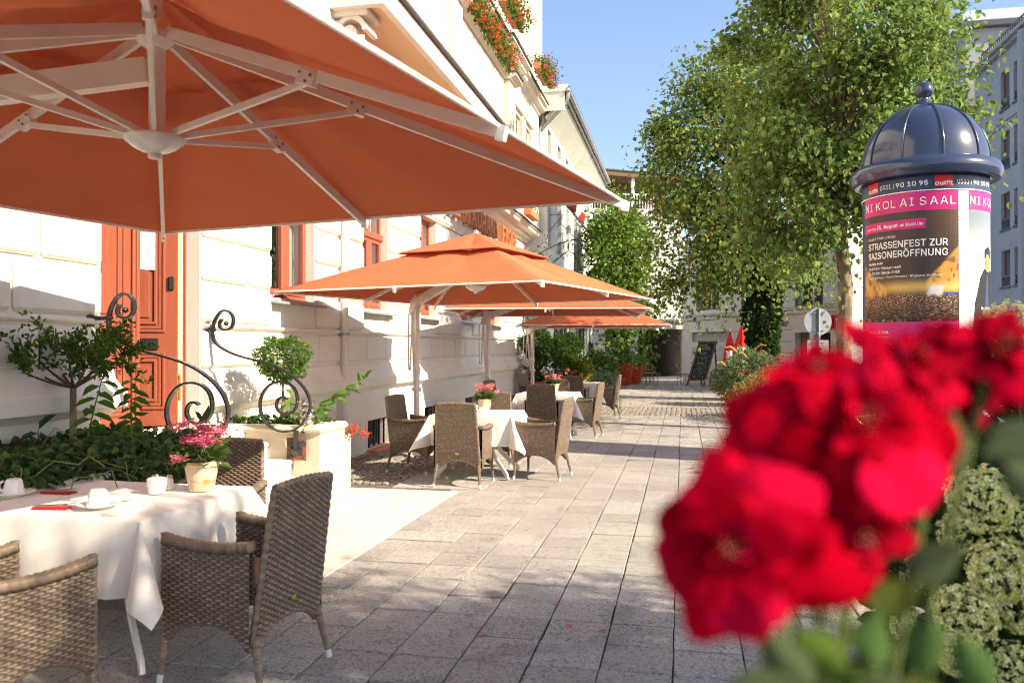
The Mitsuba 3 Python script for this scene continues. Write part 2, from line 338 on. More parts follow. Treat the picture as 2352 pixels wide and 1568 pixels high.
part(H, 'room_box', join(b2(-9, -8.9, .6, 23.85, -.5, 13.4), b2(-9, -4.99, .55, .6, -.5, 13.4), b2(-8.9, -4.96, .6, 23.85, 4.3, 4.4), b2(-8.9, -4.96, .6, 23.85, .48, .52), b2(-8.9, -4.55, .6, 23.85, 13.3, 13.4)), 'room')
# rusticated blocks
CZ = [1.79, 2.195, 2.62, 3.05, 3.48, 3.91]
def blocks_row(z0, z1, off):
    spans, y = [], 2.2
    for a, b in sorted([(DOOR[0], DOOR[1])] + (WIN if z1 > ZS + .05 else [])):
        spans.append((y, a)); y = b
    spans.append((y, 24.15))
    for a, b in spans:
        n = max(1, round((b - a) / 0.82)); w = (b - a) / n
        cuts = [a] + [a + w * (k + (0.28 if off else 0)) for k in range(1, n)] + [b]
        if off and n > 1: cuts[1] = a + w * 1.28
        for c0, c1 in zip(cuts[:-1], cuts[1:]):
            j = R0.uniform(-.002, .002)
            yield b2(XW - .02, XW + .042 + j, c0 + .014, c1 - .014, z0 + .024, z1 - .016, .027)
for k in range(len(CZ) - 1):
    for m in blocks_row(CZ[k], CZ[k + 1], k % 2): part(H, 'block', m, 'cream')
for m in blocks_row(1.335, 1.735, 1): part(H, 'block', m, 'cream')
# belt, plinth
def run(pr, y0, y1): return prism_y([(XW + a, z) for a, z in pr], y0, y1)
belt = [(-.02, 1.735), (.03, 1.745), (.055, 1.762), (.055, 1.782), (.03, 1.789), (-.02, 1.789)]
lip = [(-.05, .90), (.03, .92), (.085, .975), (.14, .985), (.14, 1.10), (.11, 1.125), (.06, 1.20), (.035, 1.30), (.0, 1.335), (-.05, 1.335)]
part(H, 'belt_moulding', run(belt, 7.28, 24.2), 'cream_trim'); part(H, 'belt_moulding', run(belt, .5, 5.84), 'cream_trim')
part(H, 'plinth', run(lip, 7.28, 24.25), 'cream'); part(H, 'plinth', run([(a * 1.35, z + .1) for a, z in lip[:-2]] + [(.0, 1.33), (-.05, 1.33)], .5, 5.95), 'cream')
# frieze ornament, lettering, cornice
part(H, 'frieze', b2(XW - .01, XW + .05, 7.4, 24.2, 3.925, 4.06, .01), 'cream_trim')
for k in range(92):
    y = 9.0 + k * .165
    part(H, 'leaf_ornament', hull(np.array([(XW + .05, y - .06, 4.13), (XW + .05, y + .06, 4.13), (XW + .11, y, 4.10), (XW + .05, y - .045, 4.0), (XW + .05, y + .045, 4.0), (XW + .09, y, 3.965), (XW + .05, y, 3.955)])), 'cream_trim')
corn = [(-.02, 4.66), (.08, 4.68), (.12, 4.74), (.22, 4.77), (.24, 4.83), (.40, 4.86), (.42, 4.93), (.46, 4.95), (.46, 4.985), (-.02, 4.985)]
part(H, 'cornice', run(corn, 16.2, 24.35), 'cream'); part(H, 'cornice', run(corn, .5, 8.8), 'cream')
part(H, 'cornice_flashing', b2(XU - .02, XW + .50, 16.2, 24.38, 4.988, 5.012), 'leadgrey')
lw = 0.42
yy = 15.35
L = thing('sign_lettering', 'copper capital letters spelling RESTAURANT FIORE along the hotel frieze', 'sign')
for ch in 'RESTAURANT FIORE':
    if ch == ' ': yy += .42; continue
    m = meshkit.text_mesh(ch, .40, .13, bold=True); w = m.bounds[1][0] - m.bounds[0][0]
    part(L, 'letter', mv(m, YZ, (XW + .13, yy - m.bounds[0][0], 4.16)), 'copper'); part(L, 'letter_pin', b2(XW + .0, XW + .14, yy + w / 2 - .01, yy + w / 2 + .01, 4.2, 4.22), 'iron')
    yy += w + .09
# windows
for wi, (a, b) in enumerate(WIN):
    W = hold(H, 'window'); xi = XW - .12; zt = 3.28; mid = (a + b) / 2
    put(W, join(b2(xi - .05, xi, a, a + .065, ZS, ZT), b2(xi - .05, xi, b - .065, b, ZS, ZT), b2(xi - .05, xi, a, b, ZS, ZS + .09), b2(xi - .05, xi, a, b, ZT - .07, ZT),
        b2(xi - .05, xi + .05, a, b, zt - .05, zt + .05, .015), b2(xi - .05, xi + .015, mid - .05, mid + .05, ZS, zt, .01), b2(xi - .05, xi + .015, mid - .04, mid + .04, zt, ZT, .01),
        *[b2(xi - .03, xi + .02, c, c + .05, ZS + .06, zt - .05, .008) for c in (a + .06, mid - .10, mid + .05, b - .11)],
        *[b2(xi - .03, xi + .02, c0, c1, z, z + .06, .008) for c0, c1 in ((a + .06, mid - .05), (mid + .05, b - .06)) for z in (ZS + .06, zt - .11)]), 'frame')
    for c0, c1 in ((a + .1, mid - .08), (mid + .08, b - .1)):
        part(W, 'pane', mv(grid(np.array([[(xi - .02, y, z) for z in (ZS + .1, zt - .06)] for y in (c0, c1)]))), 'glass')
        part(W, 'pane', mv(grid(np.array([[(xi - .02, y, z) for z in (zt + .05, ZT - .06)] for y in (c0, c1)]))), 'glass')
    n = 60; ys = np.linspace(a + .60 * (b - a), b - .02, n)
    fold = .025 * np.sin(ys * 60 + wi) + .012 * np.sin(ys * 143)
    part(W, 'curtain', grid(np.array([[(xi - .16 + fold[k] * (1 - .1 * q), ys[k], z) for q, z in enumerate((ZS, 2.6, 3.1, ZT))] for k in range(n)])), 'curtain', smooth=True)
    part(W, 'reveal', join(b2(XW - .26, XW + .005, b - .005, b + .0, ZS, ZT)), 'cream_trim') if False else None
    sill = prism_y([(XW - .20, ZS - .002), (XW + .13, ZS - .045), (XW + .135, ZS - .075), (XW + .12, ZS - .075), (XW + .02, ZS - .055), (XW - .2, ZS - .06)], a - .06, b + .10)
    part(W, 'sill', sill, 'zinc')
    part(W, 'shutter_box', b2(XW - .22, XW - .19, a, b, ZT - .02, ZT), 'frame')
for a, b in CEL:
    W = hold(H, 'cellar_window'); put(W, join(b2(XW - .22, XW - .18, a, a + .05, .03, .46), b2(XW - .22, XW - .18, b - .05, b, .03, .46), b2(XW - .22, XW - .18, a, b, .42, .46), b2(XW - .22, XW - .18, (a + b) / 2 - .025, (a + b) / 2 + .025, .03, .46)), 'zinc')
    part(W, 'pane', grid(np.array([[(XW - .21, y, z) for z in (.03, .46)] for y in (a, b)])), 'dark')
    for k in range(5): part(W, 'bar', b2(XW - .10, XW - .075, a + .06 + k * (b - a - .12) / 4 - .012, a + .06 + k * (b - a - .12) / 4 + .012, .03, .46), 'iron')
    part(W, 'sill_brick', b2(XW - .2, XW + .16, a - .04, b + .05, -.02, .028, .01), 'terracotta')
# small upper windows
for a, b in ((20.6, 21.5), (22.0, 22.9)):
    W = hold(H, 'upper_window'); put(W, join(b2(XU - .12, XU - .07, a, a + .08, 6.6, 7.6), b2(XU - .12, XU - .07, b - .08, b, 6.6, 7.6), b2(XU - .12, XU - .07, a, b, 7.52, 7.6), b2(XU - .12, XU - .07, a, b, 6.6, 6.68)), 'soffit')
    part(W, 'pane', grid(np.array([[(XU - .1, y, z) for z in (6.6, 7.6)] for y in (a, b)])), 'dark'); part(W, 'surround', join(b2(XU - .02, XU + .05, a - .14, a, 6.5, 7.7, .01), b2(XU - .02, XU + .05, b, b + .14, 6.5, 7.7, .01), b2(XU - .02, XU + .09, a - .2, b + .2, 7.7, 7.82, .02)), 'cream_trim')
for a, b in ((9.6, 10.6), (12.6, 13.6)):
    W = hold(H, 'balcony_door'); put(W, join(b2(XU - .2, XU - .15, a, a + .08, 5.9, 8.2), b2(XU - .2, XU - .15, b - .08, b, 5.9, 8.2), b2(XU - .2, XU - .15, (a + b) / 2 - .05, (a + b) / 2 + .05, 5.9, 8.2)), 'frame'); part(W, 'pane', grid(np.array([[(XU - .18, y, z) for z in (5.9, 8.2)] for y in (a, b)])), 'dark')
# upper cornice with stepped ends
uc = [(-.02, 8.42), (.06, 8.45), (.10, 8.52), (.20, 8.55), (.22, 8.62), (.30, 8.66), (.30, 8.70), (-.02, 8.72)]
for y0, y1, k in ((8.0, 14.6, 1.25), (14.6, 18.6, 1.0), (18.6, 21.0, 1.25), (21.0, 24.3, 1.0)):
    part(H, 'upper_cornice', prism_y([(XU + a * k, z + (.06 if k > 1 else 0)) for a, z in uc], y0, y1), 'cream_trim'); part(H, 'upper_flashing', b2(XU, XU + .32 * k + .02, y0, y1, 8.724 + (.06 if k > 1 else 0), 8.745 + (.06 if k > 1 else 0)), 'leadgrey')
for y in (19.2, 20.9, 22.4, 23.7): part(H, 'upper_pilaster', b2(XU - .01, XU + .12, y, y + .45, 8.8, 13.4, .015), 'cream')
# balcony
B = hold(H, 'balcony'); BX = -3.6; y0, y1, z0 = 9.47, 16.95, 5.70
put(B, b2(XU - .05, BX, y0, y1, z0, z0 + .20, .01), 'soffit')
part(B, 'fascia', join(b2(BX, BX + .10, y0 - .1, y1 + .1, z0 - .03, z0 + .24, .012), b2(XU, BX + .1, y0 - .1, y0, z0 - .03, z0 + .24, .012), b2(XU, BX + .1, y1, y1 + .1, z0 - .03, z0 + .24, .012)), 'cream')
part(B, 'drip_edge', join(b2(BX - .02, BX + .17, y0 - .14, y1 + .14, z0 + .243, z0 + .275), b2(XU, BX + .12, y0 - .17, y0 - .02, z0 + .243, z0 + .275)), 'leadgrey')
part(B, 'parapet', join(b2(BX - .06, BX + .06, y0, y1, z0 + .28, 6.97), b2(XU, BX + .06, y0, y0 + .12, z0 + .28, 6.72), b2(XU, BX + .06, y1 - .12, y1, z0 + .28, 6.72)), 'cream')
for y in (9.47, 12.2, 16.35): part(B, 'pilaster', b2(BX - .10, BX + .17, y, y + .55, z0 + .279, 6.98, .01), 'cream_trim')
for ya, yb, o in ((9.42, 10.07, .12), (10.07, 12.15, 0), (12.15, 12.8, .12), (12.8, 16.3, 0), (16.3, 16.97, .12)):
    part(B, 'cap', prism_y([(BX - .16, 6.985), (BX + .10 + o, 6.985), (BX + .20 + o, 7.05), (BX + .20 + o, 7.095), (BX - .16, 7.095)], ya, yb), 'cream_trim')
    part(B, 'cap_flashing', b2(BX - .18, BX + .235 + o, ya - .01, yb + .01, 7.098, 7.135, .006), 'leadgrey')
for k in range(10): part(B, 'railing', tube([(BX, 12.9 + k * .34, 7.13), (BX, 12.9 + k * .34, 7.37)], .012, 5), 'iron')
# carved console under the balcony
cy = 9.68; C = hold(B, 'console')
a = np.linspace(0, 2.2 * math.pi * 1.15, 60); r = .20 - .023 * a
sp = np.stack([0 * a + -4.0, cy + 0 * a, 5.44 + r * np.sin(a)], 1); sp[:, 0] += r * np.cos(a)
put(C, join(b2(XU - .4, -3.74, cy - .22, cy + .22, 5.61, 5.698, .02), sweep(sp, rect(.36, .06), up=(0, 1, 0)), mv(lathe([(0, -.19), (.06, -.19), (.075, -.16), (.05, -.13), (.05, .13), (.075, .16), (.06, .19), (0, .19)], 16), rx(math.pi / 2), (-4.0, cy, 5.44)),
    b2(XU - .4, -4.1, cy - .16, cy + .16, 4.2, 5.61, .04)), 'cream_trim', smooth=35)
for k in range(9):
    an = k * .42; part(C, 'acanthus_leaf', mv(hull(np.array([(0, -.05, 0), (0, .05, 0), (.05, 0, .02), (.03, -.03, -.13), (.03, .03, -.13), (.06, 0, -.11), (.0, 0, -.17)])), rz(R0.uniform(-.3, .3)), (-3.86 - .025 * k, cy - .16 + .04 * k, 5.36 - .02 * (k % 3))), 'cream_trim')
# downpipes
DP = hold(H, 'downpipe'); put(DP, tube([(XW + .09, 10.58, .0), (XW + .09, 10.58, 4.6)], .048, 12), 'cream', smooth=True)
for z in (.9, 1.72, 3.3): part(DP, 'bracket', join(b2(XW, XW + .16, 10.56, 10.60, z, z + .03), mv(lathe([(.05, 0), (.058, 0), (.058, .035), (.05, .035)], 12), None, (XW + .09, 10.58, z))), 'zinc')
DP2 = hold(H, 'downpipe'); p = [(XU + .04, 24.35, 13.4), (XU + .04, 24.35, 9.0), (XU + .06, 24.36, 8.8), (XU + .1, 24.45, 8.55), (XU + .1, 24.5, 8.3), (XU - .02, 24.5, 8.1), (XU - .04, 24.5, 7.0), (XU - .3, 24.5, 5.4), (XW - .1, 24.5, 4.6), (XW - .1, 24.5, 0.0)]
put(DP2, tube(p, .062, 12), 'zinc', smooth=True)
# door: left leaf shut, right leaf swung inwards
xd = XW - .19; zb, ztop = .80, 3.4
D = hold(H, 'door_leaf')
def leaf(w, h):
    """Panelled leaf in local coordinates: x out, y 0..w, z 0..h; base board and (panels)."""
    base = b2(-.05, 0, 0, w, 0, h, .004)
    pans = []
    for a, b in ((.16, .72), (.90, 1.92), (2.02, h - .12)):
        o = []
        for i, (ins, d) in enumerate(((0, .018), (.035, .008), (.075, .02))):
            y0, y1, p0, p1 = .11 + ins, w - .11 - ins, a + ins, b - ins; t = .03
            o += [b2(-.001, d, y0, y1, p0, p0 + t, .007), b2(-.001, d, y0, y1, p1 - t, p1, .007), b2(-.001, d, y0, y0 + t, p0 + .001, p1 - .001, .007), b2(-.001, d, y1 - t, y1, p0 + .001, p1 - .001, .007)]
        o.append(b2(-.001, .014, .11 + .14, w - .11 - .14, a + .14, b - .14, .012))
        pans.append(join(*o))
    return base, pans
bl, pl = leaf(.68, 2.6)
tl = (xd, DOOR[0] - .02, zb)
put(D, mv(bl, None, tl), 'door')
for m in pl: part(D, 'panel', mv(m, None, tl), 'door')
part(D, 'astragal', join(b2(xd, xd + .035, 6.49, 6.585, zb, ztop, .012), b2(xd + .034, xd + .05, 6.515, 6.56, zb, ztop, .008)), 'door')
D2 = hold(H, 'door_leaf'); phi = math.radians(62)
# hinge at y=7.19; local y runs from hinge towards the free edge
Rl = np.array([[math.cos(phi), -math.sin(phi), 0], [-math.sin(phi), -math.cos(phi), 0], [0, 0, 1.0]])
def onleaf(m):
    v, f = mv(m, Rl, (xd, 7.19, zb)); return v, f[:, ::-1]
put(D2, onleaf(bl), 'door')
for m in pl: part(D2, 'panel', onleaf(m), 'door')
part(D2, 'letter_flap', onleaf(join(b2(0, .02, .17, .50, .735, .845, .006), b2(.019, .03, .27, .40, .765, .815, .004))), 'iron')
part(D2, 'doorbell', onleaf(join(b2(0, .03, .03, .085, 1.31, 1.44, .01), mv(lathe([(0, .03), (.014, .03), (.014, .036), (0, .036)], 12), ry(math.pi / 2), (0, .058, 1.375)))), 'black_plastic')
for z in (.25, 2.25): part(D2, 'hinge', mv(lathe([(0, 0), (.014, 0), (.014, .03), (.011, .03), (.011, .2), (.014, .2), (.014, .23), (.004, .26), (0, .26)], 10), None, (xd + .015, 7.205, zb + z)), 'brass')
part(H, 'door_frame', join(b2(xd - .06, xd + .05, 7.238, 7.256, zb, 3.59), b2(xd - .06, xd + .03, 5.84, 7.237, ztop + .01, 3.59)), 'frame')
part(H, 'door_seal', b2(xd - .06, xd + .005, 7.195, 7.216, zb, ztop), 'door_seal'); part(H, 'door_jamb', b2(xd - .06, xd + .02, 7.217, 7.237, zb, ztop), 'white_plastic')
N = thing('paper_notice', 'white paper notice with a right pointing arrow taped on the open door leaf', 'notice')
put(N, onleaf(b2(.0205, .0225, .20, .58, 1.50, 1.86)), 'paper')
ar = Polygon([(0, -.008), (.13, -.008), (.13, -.024), (.18, 0), (.13, .024), (.13, .008), (0, .008)])
def leaftext(m, y, z):   # mesh in xy plane reading +x -> on the leaf (reading from free edge to the hinge)
    v, f = mv(m); w = np.stack([v[:, 2], -v[:, 0], v[:, 1]], 1) + np.array([.023, y, z]); return mv(onleaf((w, f[:, ::-1])))
part(N, 'arrow', leaftext(extr(ar, .001), .53, 1.645), 'ink')
for t, z, h in (('Sehr geehrte Gäste,', 1.745, .013), ('wenn diese Tür geschlossen ist,', 1.71, .011), ('nutzen Sie bitte den Hoteleingang', 1.688, .011)): part(N, 'text_line', leaftext(meshkit.text_mesh(t, h, .0008), .545, z), 'ink')
part(N, 'crest', leaftext(extr(Polygon([(0, 0), (.03, 0), (.03, .028), (.02, .02), (.015, .03), (.01, .02), (0, .028)]), .0008), .45, 1.785), 'signred')
# steps, planters, rails
S = thing('entrance_steps', 'pale stone steps up to the orange hotel door', 'steps')
put(S, b2(XW - .32, -4.22, 5.86, 7.29, 0.0, .795, .01), 'sandstone')
part(S, 'landing', b2(-4.6, -4.2, 5.62, 7.42, 0.0, .797, .015), 'sandstone')
for k, (xa, z) in enumerate(((-3.95, .64), (-3.70, .48), (-3.45, .32), (-3.2, .16))): part(S, 'step', join(b2(xa - .3, xa, 5.64, 7.395, 0, z - .05), b2(xa - .3, xa + .02, 5.64, 7.395, z - .05, z, .014)), 'sandstone')
def planter(lab, y0, y1, x1, ztop):
    P = thing('stone_planter', lab, 'planter'); t = .10; xb = XW + .01
    put(P, join(b2(x1 - t, x1, y0, y1, 0, ztop - .07), b2(xb, x1 - t, y0, y0 + t, 0, ztop - .07), b2(xb, x1 - t, y1 - t, y1, 0, ztop - .07)), 'sandstone')
    def cop(m): return m
    part(P, 'coping', join(b2(x1 - .17, x1 + .045, y0 - .04, y1 + .02, ztop - .07, ztop, .028), b2(xb, x1 - .17, y0 - .04, y0 + .15, ztop - .07, ztop, .028), b2(xb, x1 - .17, y1 - .15, y1 + .02, ztop - .07, ztop, .028)), 'sandstone')
    part(P, 'soil', b2(xb, x1 - .11, y0 + .08, y1 - .08, .3, ztop - .10), 'soil'); return P
PL = planter('left stone planter overgrown with ivy below the holly tree', 3.9, 5.62, -3.55, .78)
PR_ = planter('right stone planter beside the steps holding a clipped topiary ball', 7.42, 8.02, -3.42, .80)
part(PR_, 'side_block', b2(XW, -3.62, 8.06, 8.68, 0, .60, .015), 'sandstone', label='lower pale stone block behind the planter')
def handrail(lab, y, sgn, xo, dz):
    """Wrought iron rail in the plane y: curl at the wall, S down to a big spiral."""
    R = thing('scroll_handrail', lab, 'handrail')
    c = np.array([-3.77 + xo, 1.04 + dz])
    pts = []
    a = np.linspace(0, 1.5 * math.pi, 40); r = .035 + (.125 - .035) * a / a[-1]
    tc = np.array([-4.40 + xo, 1.80 + dz]); curl = np.stack([tc[0] + r * np.cos(a * 1.18 + 1.0 + math.pi * .42), tc[1] - .0 + r * np.sin(a * 1.18 + 1.0 + math.pi * .42)], 1)
    mid = np.array([(-4.52 + xo, 1.66 + dz), (-4.40 + xo, 1.535 + dz), (-4.2 + xo, 1.47 + dz), (-4.02 + xo, 1.42 + dz), (-3.80 + xo, 1.35 + dz), (-3.62 + xo, 1.23 + dz)])
    from scipy.interpolate import splprep, splev, PchipInterpolator
    b = np.linspace(math.radians(18), math.radians(18) - 2 * math.pi * 1.9, 120); k = np.linspace(0, 1.9, 120)
    rr = PchipInterpolator([0, .25, .5, .75, 1.0, 1.25, 1.5, 1.75, 1.9], [.285, .265, .25, .225, .155, .10, .075, .07, .055])(k)
    spi = np.stack([c[0] + rr * np.cos(b), c[1] - .03 + rr * np.sin(b)], 1)
    allp = np.vstack([curl[:-1:2], mid, spi[2::2]])
    tck, u = splprep(allp.T, s=0.0008); q = np.array(splev(np.linspace(0, 1, 300), tck)).T
    p3 = np.stack([q[:, 0], 0 * q[:, 0] + y, q[:, 1]], 1)
    put(R, sweep(p3, rect(.045, .016), up=(0, 1, 0)), 'iron', smooth=30)
    part(R, 'finial', mv(lathe([(0, -.026), (.017, -.018), (.024, 0), (.017, .018), (0, .026)], 10), rx(math.pi / 2), (tc[0] + .02, y, tc[1] - .01)), 'iron', smooth=True)
    part(R, 'wall_bracket', join(b2(XW - .0, XW + .02, y - .035, y + .035, 1.66 + dz, 1.80 + dz, .005), tube([(XW + .01, y, 1.73 + dz), (-4.50 + xo, y, 1.73 + dz)], .018, 8)), 'iron')
    return R, c, y
h1 = handrail('black wrought iron scroll rail at the right of the steps, ending on a rusty plate', 7.37, 1, 0.0, 0.0)
part(h1[0], 'post', b2(-3.655, -3.615, 7.34, 7.375, .56, .76, .004), 'iron')
part(h1[0], 'base_plate', join(b2(-3.735, -3.535, 7.366, 7.378, .475, .69, .003), *[mv(lathe([(0, 0), (.012, 0), (.008, .008), (0, .01)], 8), rx(math.pi / 2), (-3.635 + i * .078, 7.366, .583 + j * .085)) for i in (-1, 1) for j in (-1, 1)]), 'rust')
part(h1[0], 'foot_bracket', hull(np.array([(-3.70, 7.366, .60), (-3.57, 7.366, .60), (-3.70, 7.366, .52), (-3.57, 7.366, .52), (-3.655, 7.33, .58), (-3.615, 7.33, .58), (-3.655, 7.33, .56), (-3.615, 7.33, .56)])), 'iron')
h2 = handrail('black wrought iron scroll rail at the left of the steps in front of the door', 5.74, 1, .10, .06)
part(h2[0], 'post', b2(-3.55, -3.51, 5.722, 5.757, .60, .86, .004), 'iron')

# ---------------------------------------------------------------- shrubs in the planters
def branchy(root, top, n, rng, r0, spread):
    """Twigs from root fanning to points near top; returns mesh and tips."""
    root, ms, tips = np.asarray(root, float), [], []
    for k in range(n):
        e = np.asarray(top, float) + rng.normal(size=3) * spread
        m = (root + e) / 2 + rng.normal(size=3) * .25 * spread + np.array([0, 0, .05])
        t = np.linspace(0, 1, 6)[:, None]; p = (1 - t) ** 2 * root + 2 * t * (1 - t) * m + t ** 2 * e
        ms.append(tube(p, np.linspace(r0, r0 * .25, 6), 5)); tips += list(p[2:])
    return join(*ms), np.array(tips)
rng = np.random.default_rng(11)
HT = thing('holly_tree', 'small dark holly tree with open twiggy crown growing from the ivy', 'tree')
tb = np.array([-4.30, 5.2, .66]); fk = np.array([-4.30, 5.2, 1.27])
put(HT, tube([tb, tb + (0.0, 0, .3), fk], [.028, .024, .022], 8), 'bark')
ms, tp = [], []
for k in range(9):
    e = fk + np.array([rng.uniform(-.42, .42), rng.uniform(-.36, .36), rng.uniform(.08, .30)])
    t = np.linspace(0, 1, 6)[:, None]; mid = (fk + e) / 2 + np.array([0, 0, -.03])
    p = (1 - t) ** 2 * fk + 2 * t * (1 - t) * mid + t ** 2 * e; ms.append(tube(p, np.linspace(.013, .006, 6), 5))
    m, q = branchy(e, e + np.array([0, 0, .13]), 9, rng, .005, .10); ms.append(m); tp.append(q)
part(HT, 'branch', join(*ms), 'twig'); tp = np.vstack(tp)
idx = rng.integers(0, len(tp), 2300); c = tp[idx] + rng.normal(size=(2300, 3)) * .022; d = unit(c - (fk + (0, 0, -.05))) + rng.normal(size=(2300, 3)) * .8
m, col = leaves(c, d, .042, rng, [(.05, .10, .025), (.075, .14, .03), (.10, .18, .035)], shape=6, wide=.5)
part(HT, 'crown', m, 'leaf', color=col)
# ivy mound
IV = thing('ivy', 'dense dark green ivy spilling over the left stone planter', 'ivy')
n = 8500; c = np.stack([rng.uniform(-4.5, -3.32, n), rng.uniform(3.9, 5.75, n), np.zeros(n)], 1); c[:, 0] = np.where(c[:, 1] < 4.5, np.minimum(c[:, 0], -3.50 - rng.uniform(0, .5, n) ** 2), c[:, 0])
front = np.clip((c[:, 0] + np.where(c[:, 1] < 4.5, 3.70, 3.62)) / .22, 0, 1)
c[:, 2] = .80 + .13 * meshkit.fbm(c * [3, 3, 1] + 5, 3) + .06 - front * rng.uniform(0, .55, n) - rng.uniform(0, .12, n)
d = np.stack([rng.normal(.5, .6, n), rng.normal(-.3, .6, n), rng.normal(-.1, .45, n)], 1)
m, col = leaves(c, d, .05, rng, [(.075, .13, .05), (.09, .155, .055), (.12, .20, .065), (.06, .10, .05)], shape=6, wide=.95)
put(IV, m, 'leaf', color=col)
part(IV, 'vine', join(*[tube(np.cumsum(np.vstack([[rng.uniform(-4.4, -3.5), rng.uniform(3.9, 5.5), .82], rng.normal(0, .06, (6, 3)) + [.05, 0, -.02]]), 0), .004, 4) for k in range(40)]), 'stem')
for k in range(3):
    q = np.array([-3.52 + .03 * k, 5.22 + .15 * k, .74 + .05 * (k % 2)]); n = 26
    g = thing('geranium', 'small red geranium bloom among the ivy, %s' % ('lowest one', 'middle one', 'one nearest the steps')[k], 'flower', 'red geraniums in the ivy')
    m, col = leaves(q + rng.normal(size=(n, 3)) * .022, rng.normal(size=(n, 3)), .022, rng, [(.55, .03, .02), (.62, .06, .04)], shape=4, wide=.8); put(g, m, 'petal', color=col)
def lily(lab, base, height, lean, n, rng, size=.13, name='lily_plant', cols=((.09, .19, .035), (.13, .25, .05))):
    Lp = thing(name, lab, 'plant'); base = np.asarray(base, float); t = np.linspace(0, 1, 10)[:, None]
    p = base + t * np.array([lean[0], lean[1], height]) + t ** 2 * np.array([lean[0], lean[1], 0]) * .4
    put(Lp, tube(p, np.linspace(.008, .003, 10), 6), 'stem')
    k = np.linspace(.12, 1, n); c = np.stack([np.interp(k, t[:, 0], p[:, i]) for i in range(3)], 1); a = np.arange(n) * 2.4
    d = np.stack([np.cos(a), np.sin(a), np.where(k > .9, 1.2, -.25 + .0 * k)], 1)
    m, col = leaves(c, d, size * (1.05 - .35 * k), rng, cols, wide=.34, fold=.35, jitter=.15); part(Lp, 'foliage', m, 'leaf', color=col); return Lp
lily('thin lily plant with drooping pointed leaves beside the holly trunk', (-4.13, 5.1, .78), .62, (.08, .05), 20, rng, .17)
lily('upright lily plant standing in front of the orange door', (-3.86, 5.25, .74), .66, (-.02, .02), 34, rng, .15)
lily('low leafy plant leaning out over the ivy by the steps', (-3.72, 5.4, .76), .25, (.16, .1), 10, rng, .18, 'leafy_plant', ((.035, .07, .05), (.05, .09, .06)))
lily('broad leaved plant rising from the left end of the ivy', (-4.2, 4.75, .8), .22, (.05, -.05), 9, rng, .2, 'leafy_plant', ((.05, .08, .06), (.06, .10, .06)))
def topiary(lab, base, h, r, rng, n, cols, size=.035, name='topiary_tree', sq=.85):
    K = thing(name, lab, 'topiary'); b = np.asarray(base, float); c0 = b + (0, 0, h)
    put(K, tube([b, b + (.01, 0, h * .4), b + (0, .0, h * .72)], [r * .075, r * .06, r * .05], 7), 'bark')
    m, tips = branchy(b + (0, 0, h * .66), c0, 22, rng, r * .03, r * .42); part(K, 'branch', m, 'twig')
    u = unit(rng.normal(size=(n, 3))); rad = rng.uniform(.5, 1.0, n) ** .5 * (1 + .16 * np.sin(u[:, 0] * 7 + u[:, 2] * 5))
    c = c0 + u * (rad * r)[:, None] * [1, 1, sq]
    m, col = leaves(c, u + rng.normal(size=(n, 3)) * .7, size, rng, cols, wide=.55); part(K, 'crown', m, 'leaf', color=col); return K
topiary('clipped round topiary ball on a thin stem in the right planter', (-3.96, 7.72, .7), .74, .26, rng, 2600, [(.06, .13, .03), (.085, .18, .04), (.12, .23, .05), (.2, .3, .06)])
lily('tall lily plant with light green leaves leaning right from the right planter', (-3.84, 7.82, .72), .52, (.42, .28), 40, rng, .15, cols=((.12, .24, .045), (.16, .30, .06)))
lily('short lily plant in the right planter behind the iron spiral', (-3.86, 7.62, .72), .34, (.02, .05), 18, rng, .15, cols=((.14, .26, .045), (.18, .32, .06)))
GC = thing('ground_ivy', 'low ivy leaves along the back of the right planter', 'ivy'); n = 500
c = np.stack([rng.uniform(-4.5, -3.5, n), rng.uniform(7.55, 7.95, n), rng.uniform(.72, .84, n)], 1)
m, col = leaves(c, rng.normal(size=(n, 3)) + [0, 0, .4], .05, rng, [(.07, .14, .03), (.10, .20, .04), (.035, .08, .04)], wide=.9); put(GC, m, 'leaf', color=col)
for k in range(4):
    g = thing('geranium', 'red geranium bloom at the end of the right planter, %s' % ('nearest the coping', 'second one', 'third one', 'farthest out')[k], 'flower', 'red geraniums at the right planter'); n = 40
    m, col = leaves(np.array([-3.42 + .06 * k, 8.05 + .05 * (k % 2), .66 + .03 * (k % 3)]) + rng.normal(size=(n, 3)) * .028, rng.normal(size=(n, 3)), .03, rng, [(.75, .05, .025), (.8, .12, .06), (.1, .2, .04)], shape=4, wide=.8); put(g, m, 'petal', color=col)
for k in range(4):
    solo('metal_bowl', lathe([(.0, 0), (.05, 0), (.068, .018), (.074, .036), (.066, .056), (.058, .062), (.052, .058), (.06, .036), (.05, .01), (0, .008)], 24, (-3.60 + .004 * (k % 2), 7.52, .80 + .061 * k)), 'steel',
         'polished metal bowl, %s in the stack of four on the planter coping' % ('lowest', 'second lowest', 'second from the top', 'topmost')[k], 'bowl', 'stack of metal bowls', smooth=30)
